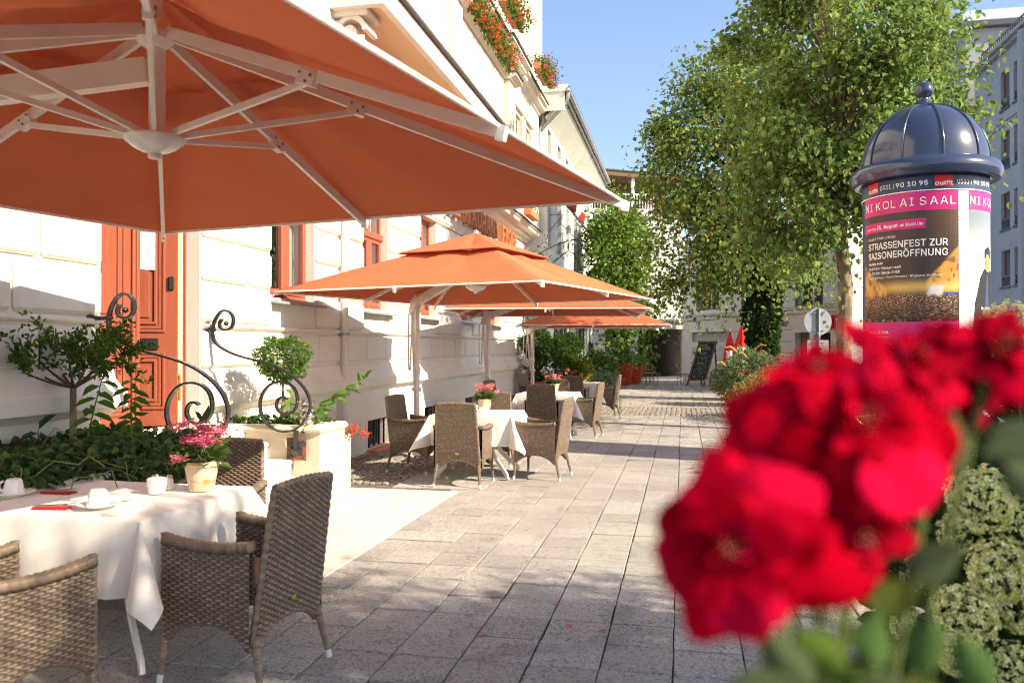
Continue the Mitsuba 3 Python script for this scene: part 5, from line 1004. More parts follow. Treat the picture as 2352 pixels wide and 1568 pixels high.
# ================================================================ trees
def tree(lab, name, base, fork, r0, c0, rad, nclump, nleaf, size, cols, rng, shape=4, clump=.42, bark='bark', low=(), droop=.35):
    K = thing(name, lab, 'tree'); base, fork, c0, rad = (np.asarray(q, float) for q in (base, fork, c0, rad))
    t = np.linspace(0, 1, 14)[:, None]; p = base + (fork - base) * t + .03 * np.sin(t * [9, 7, 0] * 1.3)
    topp = c0 + [0, 0, rad[2] * .55]; p2 = fork + (topp - fork) * np.linspace(0, 1, 8)[1:, None] + rng.normal(size=(7, 3)) * .06
    pts = np.vstack([p, p2]); rr = np.concatenate([np.linspace(r0 * 1.12, r0 * .82, 14), np.linspace(r0 * .7, r0 * .15, 7)]); rr = rr * (1 + .06 * np.sin(np.arange(len(rr)) * 2.3))
    put(K, tube(pts, rr, 14), bark, smooth=True)
    u = unit(rng.normal(size=(nclump, 3))); q = c0 + u * rad * (rng.uniform(.25, 1, nclump) ** .45)[:, None]
    q = np.vstack([q] + [np.asarray(low, float)] * (len(low) > 0))
    limbs = []
    for e in q[::max(1, len(q) // 70)]:
        h = np.clip((e[2] - fork[2]) * .45 + fork[2], fork[2] - .1, topp[2]); s = np.array([np.interp(h, [fork[2], topp[2]], [fork[i], topp[i]]) for i in range(3)])
        m = (s + e) / 2 + [0, 0, .18 * np.linalg.norm(e - s) * .5]; tt = np.linspace(0, 1, 7)[:, None]
        limbs.append(tube((1 - tt) ** 2 * s + 2 * tt * (1 - tt) * m + tt ** 2 * e, np.linspace(r0 * .22, .008, 7), 5))
    part(K, 'limb', join(*limbs), bark)
    k = rng.integers(0, len(q), nleaf); cs = q[k]; out = unit((cs - c0) / rad)
    loc = rng.normal(size=(nleaf, 3)) * clump * np.array([1, 1, .62]) * rng.uniform(.5, 1.25, len(q))[k][:, None]
    loc[:, 2] -= .30 * (loc[:, 0] ** 2 + loc[:, 1] ** 2) / clump
    c = cs + loc; d = out * .5 + rng.normal(size=(nleaf, 3)) * .7 - [0, 0, droop]
    shade = rng.uniform(.75, 1.2, len(q))[k]
    m, col = leaves(c, d, size, rng, cols, up=np.array([0, 0, 1.0]) + out * .5, wide=.8, shape=shape)
    col = np.clip(col * np.repeat(shade, 4 if shape == 4 else 6)[:, None], 0, 1)
    part(K, 'crown', m, 'leaf', color=col); return K
r_ = np.random.default_rng
T1 = tree('linden tree with a slim pale trunk left of the advertising column', 'linden_tree', (2.90, 15.91, 0), (2.84, 15.88, 3.9), .135, (2.78, 15.85, 6.95), (2.0, 2.0, 3.3), 120, 34000, .105, LINDEN, r_(41), 6, .33,
     low=[(1.9, 15.4, 3.3), (1.7, 15.6, 3.7), (1.3, 15.6, 4.0), (1.15, 15.6, 3.5), (3.4, 15.6, 4.4), (2.2, 15.0, 4.0), (1.1, 15.7, 4.7), (4.4, 15.9, 4.9), (4.75, 15.8, 5.6), (4.5, 15.6, 6.2), (2.4, 15.2, 3.6)])
M('ivy_bark', (0.05, 0.045, 0.03), 0.9, 0.1)
T2 = tree('linden tree with its trunk wrapped in ivy, behind the slim linden', 'linden_tree', (2.31, 24.98, 0), (2.2, 24.94, 4.3), .22, (1.75, 24.7, 7.0), (2.6, 2.4, 3.5), 150, 33000, .135, LINDEN[:4] + [(0.09, 0.15, 0.045), (0.32, 0.31, 0.06)], r_(42), 4, .46,
     low=[(.9, 24.4, 3.7), (1.3, 24.4, 3.5), (.3, 24.5, 3.6), (-.2, 24.6, 3.4), (-.45, 24.6, 4.0), (-.7, 24.6, 4.7), (2.9, 24.4, 4.2), (3.4, 24.4, 3.9), (-.6, 24.6, 3.2), (3.8, 24.6, 4.4)], bark='ivy_bark')
n = 4200; a = R0.uniform(0, 6.28, n); z = R0.uniform(.2, 4.6, n); rr = .24 + .22 * meshkit.noise(np.stack([a * 1.2, z * 1.6, 0 * a], 1)) + R0.uniform(0, .12, n)
m, col = leaves(np.stack([2.26 + rr * np.cos(a), 24.96 + rr * np.sin(a), z], 1), np.stack([np.cos(a), np.sin(a), R0.normal(-.6, .5, n)], 1) + R0.normal(size=(n, 3)) * .4, .11, R0, [(.03, .065, .02), (.045, .09, .025), (.06, .12, .03)], wide=.95)
part(T2, 'ivy', m, 'leaf', color=col, label='dark ivy covering the trunk')
tree('bright green maple tree in front of the passage', 'maple_tree', (-3.0, 33.0, 0), (-2.9, 33.0, 2.4), .12, (-2.45, 32.2, 5.2), (1.25, 1.4, 2.4), 70, 10500, .15, [(0.17, 0.28, 0.05), (0.13, 0.23, 0.045), (0.22, 0.32, 0.07)], r_(43), 4, .38,
     low=[(-2.6, 32, 2.5), (-2.2, 32, 2.4), (-1.95, 32, 1.9), (-1.6, 32, 1.65), (-2.4, 32, 1.9), (-1.4, 32.2, 2.5), (-2.9, 32.1, 2.7), (-1.2, 32.2, 3.2)])
# the next linden of the row stands to the right, outside the frame, and shades the foreground
tree('linden tree right of the path, out of view, shading the foreground', 'linden_tree', (6.7, 1.15, 0), (6.7, 1.2, 3.0), .14, (6.75, 1.25, 4.75), (1.8, 2.15, 1.8), 120, 24000, .09, LINDEN, r_(44), 4, .34)

# ================================================================ right side planting
def bush(lab, name, cat, c, rad, n, size, cols, rng, stems=14, base=None, wide=.4, shape=4):
    K = thing(name, lab, cat); c, rad = np.asarray(c, float), np.asarray(rad, float); b = np.array([c[0], c[1], 0.0]) if base is None else np.asarray(base, float)
    u = unit(rng.normal(size=(stems, 3))); tips = c + u * rad * rng.uniform(.5, 1, (stems, 1)); ms = []
    for e in tips:
        m = (b + e) / 2 + [0, 0, .2 * rad[2]]; tt = np.linspace(0, 1, 7)[:, None]; ms.append(tube((1 - tt) ** 2 * b + 2 * tt * (1 - tt) * m + tt ** 2 * e, np.linspace(.012, .004, 7), 4))
    put(K, join(*ms), 'twig')
    u = unit(rng.normal(size=(n, 3))); r = rng.uniform(.3, 1, n) ** .5 * (1 + .25 * np.sin(5 * u[:, 0] + 3 * u[:, 2]) * np.cos(4 * u[:, 1]))
    m, col = leaves(c + u * rad * r[:, None], u + rng.normal(size=(n, 3)) * .6, size, rng, cols, wide=wide, shape=shape); part(K, 'foliage', m, 'leaf', color=col); return K
GREYG = [(.25, .31, .17), (.18, .26, .11), (.30, .35, .21), (.11, .18, .07)]
BL = bush('grey-green butterfly bush with drooping flower spikes in front of the closed red parasols', 'butterfly_bush', 'bush', (1.80, 22.8, .78), (.85, .8, .68), 3600, .14, GREYG, r_(51), 26, wide=.28)
for x, z, dx in ((-.35, 1.45, -.3), (.1, 1.5, .3), (.25, 1.35, .1), (-.1, 1.3, -.2), (.6, 1.25, .3), (-.6, 1.05, -.25)): part(BL, 'flower_spike', tube([(1.72 + x, 22.3, z), (1.72 + x + dx * .5, 22.25, z + .12), (1.72 + x + dx, 22.2, z + .10)], [.03, .026, .012], 6), 'cane')
bush('golden brown seed heads and grasses below the butterfly bush', 'seed_plant', 'plant', (1.75, 18.5, .45), (.75, 1.5, .45), 3000, .09, [(.34, .22, .08), (.28, .24, .07), (.40, .28, .12), (.16, .18, .05)], r_(52), 16, wide=.5)
bush('bright yellow-green low shrub right of the chalkboard', 'shrub', 'bush', (1.5, 25.5, .4), (.55, .6, .4), 1500, .09, [(.22, .27, .04), (.16, .22, .04), (.3, .3, .06)], r_(53), 10, wide=.6)
bush('leafy mixed plants along the path behind the roses', 'border_plant', 'plant', (2.0, 11.0, .5), (.6, 3.2, .55), 4200, .12, [(.10, .15, .04), (.2, .2, .06), (.3, .2, .09), (.06, .10, .03)], r_(54), 24, wide=.4)
bush('leafy mixed plants beside the advertising column', 'border_plant', 'plant', (2.2, 7.3, .5), (.6, 1.9, .5), 2600, .11, [(.07, .13, .03), (.05, .10, .03), (.12, .17, .05)], r_(55), 16, wide=.5)
# hydrangea with cream panicles
HY = thing('hydrangea', 'hydrangea bush with cream green flower panicles at the lower right', 'bush'); rg = r_(61); hb = np.array([1.35, 3.35, 0.0])
heads = [(1.02, 3.17, 1.03, .11), (.98, 3.27, .885, .075), (1.05, 3.08, .80, .10), (1.11, 3.10, .705, .105), (.935, 3.06, .645, .105), (.875, 3.35, .71, .07), (.88, 2.95, .56, .07), (1.06, 2.99, .50, .09), (1.52, 4.35, 1.66, .12), (.80, 3.25, .55, .06), (1.14, 3.2, .95, .08), (1.2, 3.0, .6, .09)]
ms = []
for x, y, z, r in heads:
    e = np.array([x, y, z]); m = (hb + e) / 2 + [0, 0, .2]; tt = np.linspace(0, 1, 8)[:, None]; ms.append(tube((1 - tt) ** 2 * hb + 2 * tt * (1 - tt) * m + tt ** 2 * e, np.linspace(.009, .004, 8), 5))
put(HY, join(*ms), 'twig')
n = 900; u = unit(rg.normal(size=(n, 3))); c = np.array([1.15, 3.55, .55]) + u * [.42, .42, .60] * (rg.uniform(.2, 1, n) ** .5)[:, None]
c = np.vstack([c, np.array([1.55, 4.3, 1.2]) + unit(rg.normal(size=(260, 3))) * [.3, .3, .5] * rg.uniform(.3, 1, (260, 1))]); u = np.vstack([u, unit(rg.normal(size=(260, 3)))])
m, col = leaves(c, u + rg.normal(size=(len(c), 3)) * .5 + [-.3, -.3, 0], .12, rg, [(.035, .075, .022), (.05, .10, .03), (.07, .13, .035)], wide=.6, shape=6); part(HY, 'foliage', m, 'leaf', color=col)
for x, y, z, r in heads:
    k = 260; u = unit(rg.normal(size=(k, 3))); q = np.array([x, y, z]) + u * r * [1, 1, 1.05] * rg.uniform(.8, 1.05, (k, 1)); s1 = unit(np.cross(u, rg.normal(size=(k, 3)))); s2 = np.cross(u, s1)
    an = np.tile(np.arange(4) * math.pi / 2, k); i4 = np.repeat(np.arange(k), 4); d = s1[i4] * np.cos(an)[:, None] + s2[i4] * np.sin(an)[:, None] + u[i4] * .25
    m, col = leaves(q[i4], d, .011 + .005 * (r > .09), rg, [(.80, .78, .36), (.74, .74, .30), (.84, .82, .52), (.66, .68, .24)], up=None, wide=.85, shape=4, fold=.3); part(HY, 'flower_panicle', m, 'petal', color=col)

# ================================================================ roses close to the lens
def rose(K, c, r, face, rng, tone):
    """Open rose: loose rings of broad wavy petals round the axis face."""
    c = np.asarray(c, float); f = unit(np.asarray(face, float)); s1 = unit(np.cross(f, [0.2, .1, 1])); s2 = np.cross(f, s1); vs, cs = [], []
    ring = [(3, .24, 1.25, .9), (4, .42, 1.0, .9), (5, .66, .70, .72), (5, .90, .36, .70), (6, 1.12, .0, .68)]
    for ri, (k, rad, tilt, wd) in enumerate(ring):
        for j in range(k):
            a = 2 * math.pi * (j + .5 * (ri % 2)) / k + rng.uniform(-.3, .3); U, V = np.meshgrid(np.linspace(-1, 1, 11), np.linspace(0, 1, 10), indexing='ij')
            tl = tilt + rng.uniform(-.35, .35); L_ = rad * rng.uniform(.78, 1.18); w1, w2, p1 = rng.uniform(.03, .10), rng.uniform(.02, .07), rng.uniform(0, 6)
            ang = a + U * wd * (.30 + .70 * np.sin(np.pi * np.clip(V * .60 + .14, 0, 1)))
            ln = V * (1 - .14 * U ** 2 + .10 * np.exp(-(U / .3) ** 2)); curl = np.clip(V - .65, 0, 1) * (.5 if ri > 1 else .15)
            R_ = L_ * (.15 + .85 * ln * (math.cos(tl) * .8 + .2)) + w1 * np.sin(4 * U + p1) * V; Hh = math.sin(tl) * ln * .8 * L_ + .10 - .05 * ri - curl * .5 + w2 * np.cos(5 * U + p1) * V - .12 * V * (ri > 2)
            P = c + r * (np.cos(ang)[..., None] * s1 * R_[..., None] + np.sin(ang)[..., None] * s2 * R_[..., None] + f * Hh[..., None]); v, fc = grid(P)
            vs.append((v, fc)); t = np.array(tone[rng.integers(len(tone))]) * rng.uniform(.5, 1.3); cs.append(np.clip(np.repeat(t[None], len(v), 0), 0, 1))
    part(K, 'bloom', join(*vs), 'rose_petal', smooth=True, color=np.vstack(cs))
    n = 26; m, col = leaves(c + f * r * .16 + rng.normal(size=(n, 3)) * r * .05, f + rng.normal(size=(n, 3)) * .5, r * .13, rng, [(.5, .2, .16), (.4, .12, .10)], wide=.3); part(K, 'stamen', m, 'petal', color=col)
ROSE = thing('rose_bush', 'out of focus red rose bush close to the camera', 'rose'); rg = r_(71)
TONE = [(.50, .002, .018), (.42, .002, .014), (.56, .004, .035), (.34, .001, .010)]; DEEP = [(.32, .002, .014), (.24, .001, .012), (.40, .003, .02)]
DARK = [(.22, .002, .015), (.16, .002, .012), (.28, .003, .02)]
blooms = [((.030, .488, 1.447), .052, (-.25, -.9, .15), TONE), ((.107, .533, 1.516), .048, (.1, -.8, .45), TONE), ((.048, .552, 1.506), .036, (-.6, -.6, .4), TONE), ((.108, .564, 1.441), .044, (.45, -.8, -.2), DEEP),
          ((.086, .570, 1.540), .037, (-.1, -.5, .8), TONE), ((.146, .581, 1.551), .034, (.4, -.5, .5), DEEP), ((.208, .604, 1.559), .034, (.2, -.6, .5), DEEP), ((.078, .560, 1.475), .045, (.0, -.9, .0), DARK), ((.189, .631, 1.538), .036, (.2, -.6, .2), DARK), ((.060, .545, 1.430), .036, (-.1, -.7, -.6), DEEP)]
rb = np.array([.10, .64, 1.08]); ms = []
for c, r, f, tn in blooms:
    e = np.array(c) - unit(np.array(f)) * r * .5; m = (rb + e) / 2 + rg.normal(size=3) * .02; tt = np.linspace(0, 1, 9)[:, None]; ms.append(tube((1 - tt) ** 2 * rb + 2 * tt * (1 - tt) * m + tt ** 2 * e, .0028, 6))
ms.append(tube([rb, (.14, .7, .5), (.16, .8, 0)], .006, 6))
put(ROSE, join(*ms), 'stem', smooth=True)
for c, r, f, tn in blooms: rose(ROSE, c, r, f, rg, tn)
lc = [(.085, .53, 1.372), (.062, .52, 1.37), (.105, .53, 1.36), (.045, .50, 1.36), (.12, .52, 1.355), (.075, .5, 1.35), (.035, .5, 1.345), (.05, .5, 1.335), (.10, .51, 1.335), (.17, .58, 1.50), (.205, .58, 1.50), (.15, .56, 1.37), (.19, .60, 1.35), (.225, .6, 1.47), (.135, .54, 1.345), (.065, .51, 1.345), (.09, .52, 1.345), (.115, .54, 1.385), (.13, .56, 1.40), (.16, .58, 1.42)]
P = []
for q in lc:
    q = np.array(q); d = unit(rg.normal(size=3) * [1, .3, .7]); s = unit(np.cross(d, [0.1, -1, .3])); U, V = np.meshgrid(np.linspace(0, 1, 8), np.linspace(-1, 1, 5), indexing='ij'); w = .0135 * np.sin(np.pi * U ** .8); nn = np.cross(d, s)
    g = q + d * (U[..., None] - .5) * .046 + s * (V * w)[..., None] + nn * (.006 * V ** 2 - .01 * (U - .5) ** 2)[..., None]; v, f = grid(g); t = np.array([(.10, .17, .03), (.07, .13, .04), (.14, .18, .04), (.09, .12, .06)][rg.integers(4)]); P.append(((v, f), np.repeat(t[None], len(v), 0)))
m, col = jl(P); part(ROSE, 'foliage', m, 'leaf', smooth=True, color=col)
# loose petals on the slabs
for k, (x, y) in enumerate(((-.20, 6.45), (-.75, 4.95), (-.62, 4.6), (-1.3, 6.9), (-.9, 7.6), (-.1, 5.6), (-.43, 4.55), (-1.72, 7.7), (.15, 6.9), (-1.05, 4.35), (-.35, 7.9))):
    g = grid(np.array([[(x + .014 * u, y + .011 * v * (1 - .4 * u * u), .006 + .004 * (u * u + v * v)) for v in (-1, 0, 1)] for u in (-1, -.4, .3, 1)]))
    put(thing('rose_petal', 'fallen red rose petal lying on the speckled slabs', 'petal', 'fallen red petals on the pavement'), g, 'umb_red')

# ================================================================ things further down the path
AB = thing('chalkboard_sign', 'tall wooden A-frame chalkboard with a handwritten menu', 'sign')
ex, bb = fac((.12, 33.65), (.97, -.22)); sl = .17
def tiltboard(m, s):
    v, f = m; v = v.copy(); n = np.cross(unit(np.array([.97, -.22, 0])), [0, 0, 1.0]); v += np.outer(v[:, 2], -n * s); v[:, 0] += v[:, 2] * .26; return v, f
put(AB, tiltboard(join(bb(0, .07, 0, 1.8, -.02, .02, .006), bb(.66, .73, 0, 1.8, -.02, .02, .006), bb(0, .73, 1.72, 1.8, -.021, .021, .006), bb(.07, .66, .22, .30, -.019, .019, .006)), .12), 'board_wood')
part(AB, 'board', tiltboard(bb(.07, .66, .30, 1.72, -.008, .008), .12), 'chalkboard')
part(AB, 'rear_leg', (lambda m: (lambda v: (v + np.outer(v[:, 2] - 1.8, [-.06, -.26, 0]) + [.47, -.0, 0] + [0, .10, 0], m[1]))(np.array(m[0])))(join(bb(.0, .06, 0, 1.8, -.10, -.06, .005), bb(.62, .68, 0, 1.8, -.10, -.06, .005))), 'board_wood')
e_ = unit(np.array([.97, -.22, 0])); n_ = np.cross(e_, [0, 0, 1.0])
def btext(t, s, z, h, w=None):
    m = meshkit.text_mesh(t, h, .002); v = np.array(m.vertices); v[:, 0] *= (w / v[:, 0].max() if w else 1)
    return tiltboard((v @ np.stack([e_, [0, 0, 1.0], n_]) + np.array([.12, 33.65, 0]) + e_ * s + np.array([0, 0, z]) + n_ * .009, m.faces), .12)
for t, s, z, h, w in (('Essen im', .10, 1.60, .07, .30), ('WIENER', .20, 1.48, .08, .33), ('Restaurant', .11, 1.30, .055, .34)): part(AB, 'text', btext(t, s, z, h, w), 'chalk')
rg = r_(81); part(AB, 'chalk_scribble', tiltboard(join(*[bb(a, a + rg.uniform(.02, .07), z, z + rg.uniform(.008, .022), .009, .0105) for z in np.arange(.38, 1.24, .062) for a in np.arange(.11 + rg.uniform(0, .08), .58, .075) if rg.random() < .82], bb(.18, .6, 1.44, 1.447, .009, .01), bb(.11, .46, 1.275, 1.28, .009, .01)), .12), 'chalk')
def pot_plant(lab, x, y, r, h, rng, mat='red_pot', cols=DARKG, n=900, rad=None, size=.08, name='planted_pot'):
    K = thing(name, lab, 'planter'); put(K, lathe([(0, 0), (r * .62, 0), (r, h * .97), (r * 1.02, h), (r * .94, h), (r * .9, h * .9), (0, h * .88)], 28, (x, y, 0)), mat, smooth=40)
    u = unit(rng.normal(size=(n, 3))); rd = np.array(rad if rad is not None else (r * 1.35, r * 1.2, r * .8)); m, col = leaves(np.array([x, y, h + rd[2] * .45]) + u * rd * (rng.uniform(.1, 1, n) ** .5)[:, None], u + rng.normal(size=(n, 3)) * .6, size, rng, cols, wide=.5, shape=4); part(K, 'foliage', m, 'leaf', color=col); return K
pot_plant('big tapered glossy red pot with dark trailing plants', -2.42, 34.2, .47, .92, r_(82)); pot_plant('second red pot half hidden behind the big one', -2.0, 35.3, .38, .82, r_(83), cols=GREYG)
pot_plant('terracotta bowl of white flowers on a barrel behind the chalkboard', 1.25, 31.6, .3, .26, r_(84), 'terracotta', DARKG + [(.6, .55, .6)], 500, (.42, .35, .3))
def bistro(lab, x, y, a):
    K = thing('bistro_chair', lab, 'chair', 'stacked cane bistro chairs'); R = rz(a); t0 = (x, y, 0)
    t = np.linspace(-1, 1, 26); hoop = np.stack([.21 * np.sin(t * 2.5) * (1 - .1 * abs(t)), 0 * t + .2 + .06 * np.cos(t * 2), .68 + .20 * np.cos(t * 2.4)], 1)
    put(K, mv(tube(hoop, .016, 6), R, t0), 'cane'); part(K, 'inner_hoop', mv(tube(hoop * [.72, 1, .82] + [0, 0, .115], .012, 5), R, t0), 'cane')
    part(K, 'seat', mv(lathe([(0, .43), (.2, .43), (.215, .45), (.2, .47), (0, .465)], 18), R, t0), 'cane')
    for sx in (-1, 1):
        for sy in (-1, 1): part(K, 'leg', mv(tube([(sx * .16, sy * .16, .44), (sx * .19, sy * .19, 0)], .014, 5), R, t0), 'cane')
    part(K, 'stretcher', mv(join(tube(np.stack([.17 * np.cos(np.linspace(0, 6.28, 16)), .17 * np.sin(np.linspace(0, 6.28, 16)), .2 + 0 * np.linspace(0, 1, 16)], 1), .009, 5), *[tube([(sx * .17, sy * .17, .25), (sx * .05, sy * .17, .42)], .008, 4) for sx in (-1, 1) for sy in (-1, 1)]), R, t0), 'cane')
for k in range(4): bistro('cane bistro chair beside the red pots, %s of four from the left' % ('first', 'second', 'third', 'fourth')[k], -2.0 + .16 * k + .22 * (k > 0), 36.2 - .08 * k, .35 + math.pi * 0 + .1 * k)
bistro('cane bistro chair half hidden behind the chalkboard', .02, 35.0, 1.2)
BE = thing('wooden_lounger', 'yellow slatted wooden lounge seat beside the fourth table', 'lounger')
for k in range(11):
    t = k / 10; z = .42 + (.55 * (1 - t / .45) if t < .45 else .0) * 1.0 + (.03 * math.sin(t * 6)); xx = -3.05 + 1.15 * t
    part(BE, 'slat', mv(cbox((0, 0, 0), (.095, 1.1, .024), .006), ry(.9 * (1 - t / .45) if t < .45 else -.05), (xx, 23.0, z)), 'bench_wood')
put(BE, join(*[tube([(-3.0, yy, 1.0), (-2.5, yy, .40), (-1.9, yy, .38), (-1.95, yy, 0)], .018, 6) for yy in (22.6, 23.4)], *[tube([(-2.6, yy, .42), (-2.9, yy, 0)], .018, 6) for yy in (22.6, 23.4)]), 'iron')
RB = thing('red_planter_box', 'red painted wooden planter box with ball finials by the hotel corner', 'planter')
put(RB, join(b2(-4.25, -4.15, 22.3, 22.4, 0, .72), b2(-2.75, -2.65, 22.3, 22.4, 0, .72), b2(-4.25, -2.65, 22.32, 22.36, .05, .10), b2(-4.2, -2.7, 22.9, 22.94, .1, .6)), 'red_paint')
for k in range(5): part(RB, 'plank', b2(-4.16, -2.74, 22.33, 22.37, .10 + k * .105, .195 + k * .105, .008), 'red_paint')
for x in (-4.2, -3.6, -3.3, -2.7): part(RB, 'finial', mv(lathe([(0, .66), (.05, .66), (.05, .72), (.025, .74), (.05, .77), (.06, .81), (.045, .85), (0, .87)], 14), None, (x, 22.35, 0)), 'red_paint', smooth=40)
topiary('bay tree with a loose dark crown in the red planter box, the left one', (-4.05, 23.0, .55), 1.05, .42, r_(85), 2600, DARKG, .075, 'bay_tree', 1.15)
topiary('dense round bay tree in the red planter box, the right one', (-3.35, 23.6, .55), .95, .48, r_(86), 3200, [(.06, .14, .025), (.09, .19, .035), (.13, .24, .05)], .075, 'bay_tree', .95)
bush('leafy plants filling the red planter box', 'planter_plants', 'plant', (-3.45, 22.7, .85), (.85, .35, .45), 1900, .1, DARKG + [(.1, .2, .04)], r_(87), 12, (-3.4, 22.6, .5), .5)
bush('yellow flowering plant at the end of the red planter box', 'flowering_plant', 'plant', (-2.75, 22.9, .95), (.3, .3, .35), 600, .08, [(.4, .33, .06), (.2, .27, .05), (.1, .18, .04)], r_(88), 8, (-2.75, 22.7, .5), .6)
bush('dark hydrangea shrub with a lilac flower by the red pots', 'hydrangea_shrub', 'bush', (-3.0, 30.5, .75), (.75, .7, .65), 1800, .14, [(.03, .06, .02), (.045, .085, .03), (.06, .11, .03)], r_(89), 14, wide=.6)
bush('silvery low shrub in front of the dark hydrangea shrub', 'silver_shrub', 'bush', (-2.5, 26.5, .4), (.6, .6, .45), 1800, .06, [(.22, .28, .20), (.15, .21, .12), (.28, .32, .24)], r_(90), 12, wide=.4)
bush('bright yellow-green shrub by the picket fence', 'shrub', 'bush', (-3.45, 35.0, .9), (.3, .3, .5), 500, .1, [(.35, .4, .04), (.26, .34, .04)], r_(91), 8, wide=.6)
PF = thing('picket_fence', 'pale green wooden picket fence at the end of the white house', 'fence')
put(PF, join(b2(-3.95, -3.0, 36.02, 36.05, .85, .93), b2(-3.95, -3.0, 36.02, 36.05, .15, .23)), 'picket')
for k in range(8): part(PF, 'picket', b2(-3.95 + k * .12, -3.85 + k * .12, 35.98, 36.018, .0, 1.02 + (.03 if k > 5 else 0), .006), 'picket')
TL = thing('traffic_light', 'small dark traffic light showing green in the garage entrance', 'traffic light')
put(TL, join(b2(-3.42, -3.18, 39.1, 39.25, .95, 1.55, .03), tube([(-3.3, 39.2, .95), (-3.3, 39.2, 0)], .03, 6)), 'black_plastic')
M('green_lamp', (0.02, 0.75, 0.32), 0.2, 0.6)
part(TL, 'green_lamp', mv(lathe([(.085, 0), (.06, -.03), (0, -.045)], 16), rx(math.pi / 2) @ rz(0) if False else np.array([[1, 0, 0], [0, 0, 1.0], [0, -1.0, 0]]), (-3.3, 39.09, 1.36)), 'green_lamp', smooth=True)
def parasol(lab, x, y, zt, r):
    K = thing('closed_parasol', lab, 'parasol'); a = np.linspace(0, 2 * math.pi, 73); z = np.linspace(0, 1, 14)
    A, Z = np.meshgrid(a, z, indexing='ij'); R_ = r * (.12 + .88 * np.sin(np.clip(Z * 1.25, 0, 1) * math.pi / 2) ** 1.1 - .45 * np.clip(Z - .45, 0, 1)) * (1 + .16 * np.cos(8 * A + Z) * np.clip(Z * 2, 0, 1))
    P_ = np.stack([x + R_ * np.cos(A), y + R_ * np.sin(A), zt - .08 - Z * (zt - .55)], -1); put(K, grid(P_), 'umb_red', smooth=50)
    part(K, 'pole', tube([(x, y, 0), (x, y, zt)], .022, 8), 'white_plastic'); part(K, 'tip', lathe([(.03, zt - .08), (.02, zt), (0, zt + .03)], 10, (x, y, 0)), 'white_plastic')
    A, Z = np.meshgrid(np.linspace(-2.2, -1.2, 12), np.linspace(.42, .75, 6), indexing='ij'); R_ = r * (.12 + .88 - .45 * np.clip(Z - .45, 0, 1)) * (1 + .16 * np.cos(8 * A + Z)) + .008
    part(K, 'white_print', grid(np.stack([x + R_ * np.cos(A), y + R_ * np.sin(A), zt - .08 - Z * (zt - .55)], -1)), 'ink_white', smooth=True); return K
parasol('closed red parasol with white print, the lower left one', 1.62, 29.9, 2.2, .23); parasol('closed red parasol with white print, the taller right one', 1.98, 29.0, 2.42, .34)
SG = thing('street_sign_post', 'thin grey post with a street name plate and the back of a round sign', 'sign'); px, py = 2.33, 31.1
put(SG, tube([(px, py, 0), (px, py, 3.28)], .035, 8), 'zinc', smooth=True)
ex, bb = fac((px - 1.0, py), (.98, .2)); part(SG, 'name_plate', bb(.0, .80, 2.26 + .30, 2.26 + .52, .03, .05, .005), 'brass')
m = meshkit.text_mesh('Allee nach Sanssouci', .085, .003, bold=True); v = np.array(m.vertices); v[:, 0] *= .70 / v[:, 0].max(); e2 = unit(np.array([.98, .2, 0])); n2 = np.cross(e2, [0, 0, 1.0]); part(SG, 'text', (v @ np.stack([e2, [0, 0, 1.0], n2]) + np.array([px - 1.0, py, 2.63]) + e2 * .05 + n2 * .051, m.faces), 'ink')
part(SG, 'plate_panel', bb(.02, .78, 2.58, 2.76, .0495, .0505), 'picket')
part(SG, 'round_sign', mv(lathe([(0, -.008), (.25, -.008), (.25, .008), (0, .008)], 28), np.stack([e2, np.array([0, 0, 1.0]), n2], 1), (px - .06, py + .06, 2.34)), 'clear_glass')
S2 = thing('traffic_sign_post', 'grey post with round sign and square plate seen from behind, left of the slim linden', 'sign'); px, py = 3.87, 25.3
put(S2, tube([(px, py, 0), (px, py, 2.68)], .04, 10), 'zinc', smooth=True)
for nm, z, m in (('round_sign', 2.3, lathe([(0, -.006), (.40, -.006), (.40, .006), (0, .006)], 36)), ('square_plate', 1.55, cbox((0, 0, 0), (.62, .42, .012), .003))): part(S2, nm, mv(m, np.stack([e2, np.array([0, 0, 1.0]), n2], 1), (px - .02, py + .06, z)), 'zinc')
for z in (2.55, 2.05, 1.7, 1.4): part(S2, 'clamp', mv(cbox((0, 0, 0), (.34, .05, .02), .004), rz(.2), (px, py + .03, z)), 'zinc')
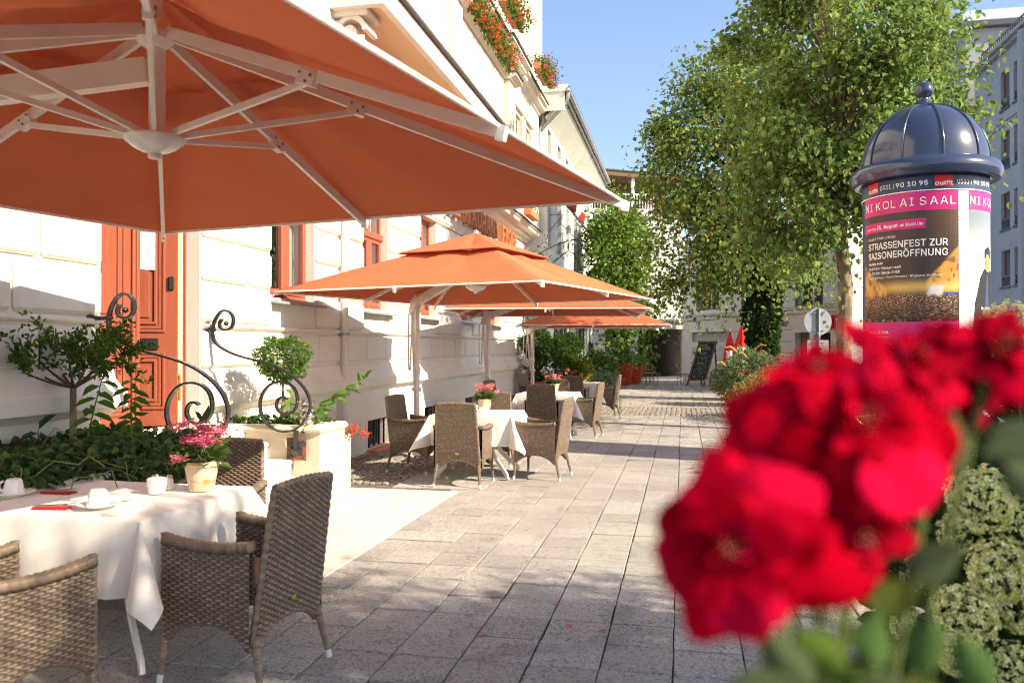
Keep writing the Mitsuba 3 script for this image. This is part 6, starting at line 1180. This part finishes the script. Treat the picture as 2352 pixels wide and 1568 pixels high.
BK = thing('bicycle', 'bicycle parked among the plants behind the roses, with lime green tubes', 'bicycle'); bx, by = 2.0, 8.9
def wheel(x): t = np.linspace(0, 6.283, 40)[:-1]; return np.stack([x + .33 * np.cos(t), by + .1 * np.cos(t), .34 + .33 * np.sin(t)], 1)
M('lime', (.35, .62, .10), .3, .5)
put(BK, join(tube([(bx - .5, by, .34), (bx - .3, by, .85), (bx + .12, by, .45), (bx + .1, by, .9)], .018, 8), tube([(bx - .3, by, .85), (bx + .1, by, .88)], .018, 8), tube([(bx + .12, by, .40), (bx + .5, by, .34), (bx + .1, by, .85)], .013, 8)), 'lime')
for x in (bx - .5, bx + .5): w_ = part(BK, 'wheel', tube(wheel(x), .018, 6, closed=True), 'black_plastic'); part(w_, 'spokes', join(*[tube([(x, by, .34), (x + .32 * math.cos(a), by + .1 * math.cos(a), .34 + .32 * math.sin(a))], .003, 3) for a in np.linspace(0, 6.28, 19)[:-1]]), 'steel')
part(BK, 'saddle', cbox((bx + .1, by, .95), (.26, .14, .06), .025), 'black_plastic'); part(BK, 'handlebar', tube([(bx - .3, by - .25, 1.0), (bx - .32, by, 1.02), (bx - .3, by + .25, 1.0)], .014, 6), 'steel')
CHN = solo('coiled_chain', join(*[tube(np.stack([-1.33 + .02 * np.cos(t), 18.1 + .02 * k * 0 + .012 * np.sin(t), .03 + .035 * k + .018 * np.sin(t)], 1), .005, 4, closed=True) for k in range(12) for t in [np.linspace(0, 6.283, 9)[:-1]]]), 'iron', 'short black chain hanging at the foot of the fourth table chair', 'chain')
n = 260; xy = np.stack([R0.uniform(-2.5, 1.2, n), R0.uniform(22, 36, n), np.full(n, .008)], 1); m, col = leaves(xy, np.stack([R0.normal(size=n), R0.normal(size=n), np.full(n, .1)], 1), .06, R0, [(.45, .33, .08), (.3, .2, .06), (.4, .36, .1)], wide=.7, shape=4)
k = key('fallen_leaves'); put(k, m, 'leaf', color=col); labels[k] = {'label': 'yellow fallen leaves scattered on the far end of the path', 'category': 'leaves', 'kind': 'stuff'}
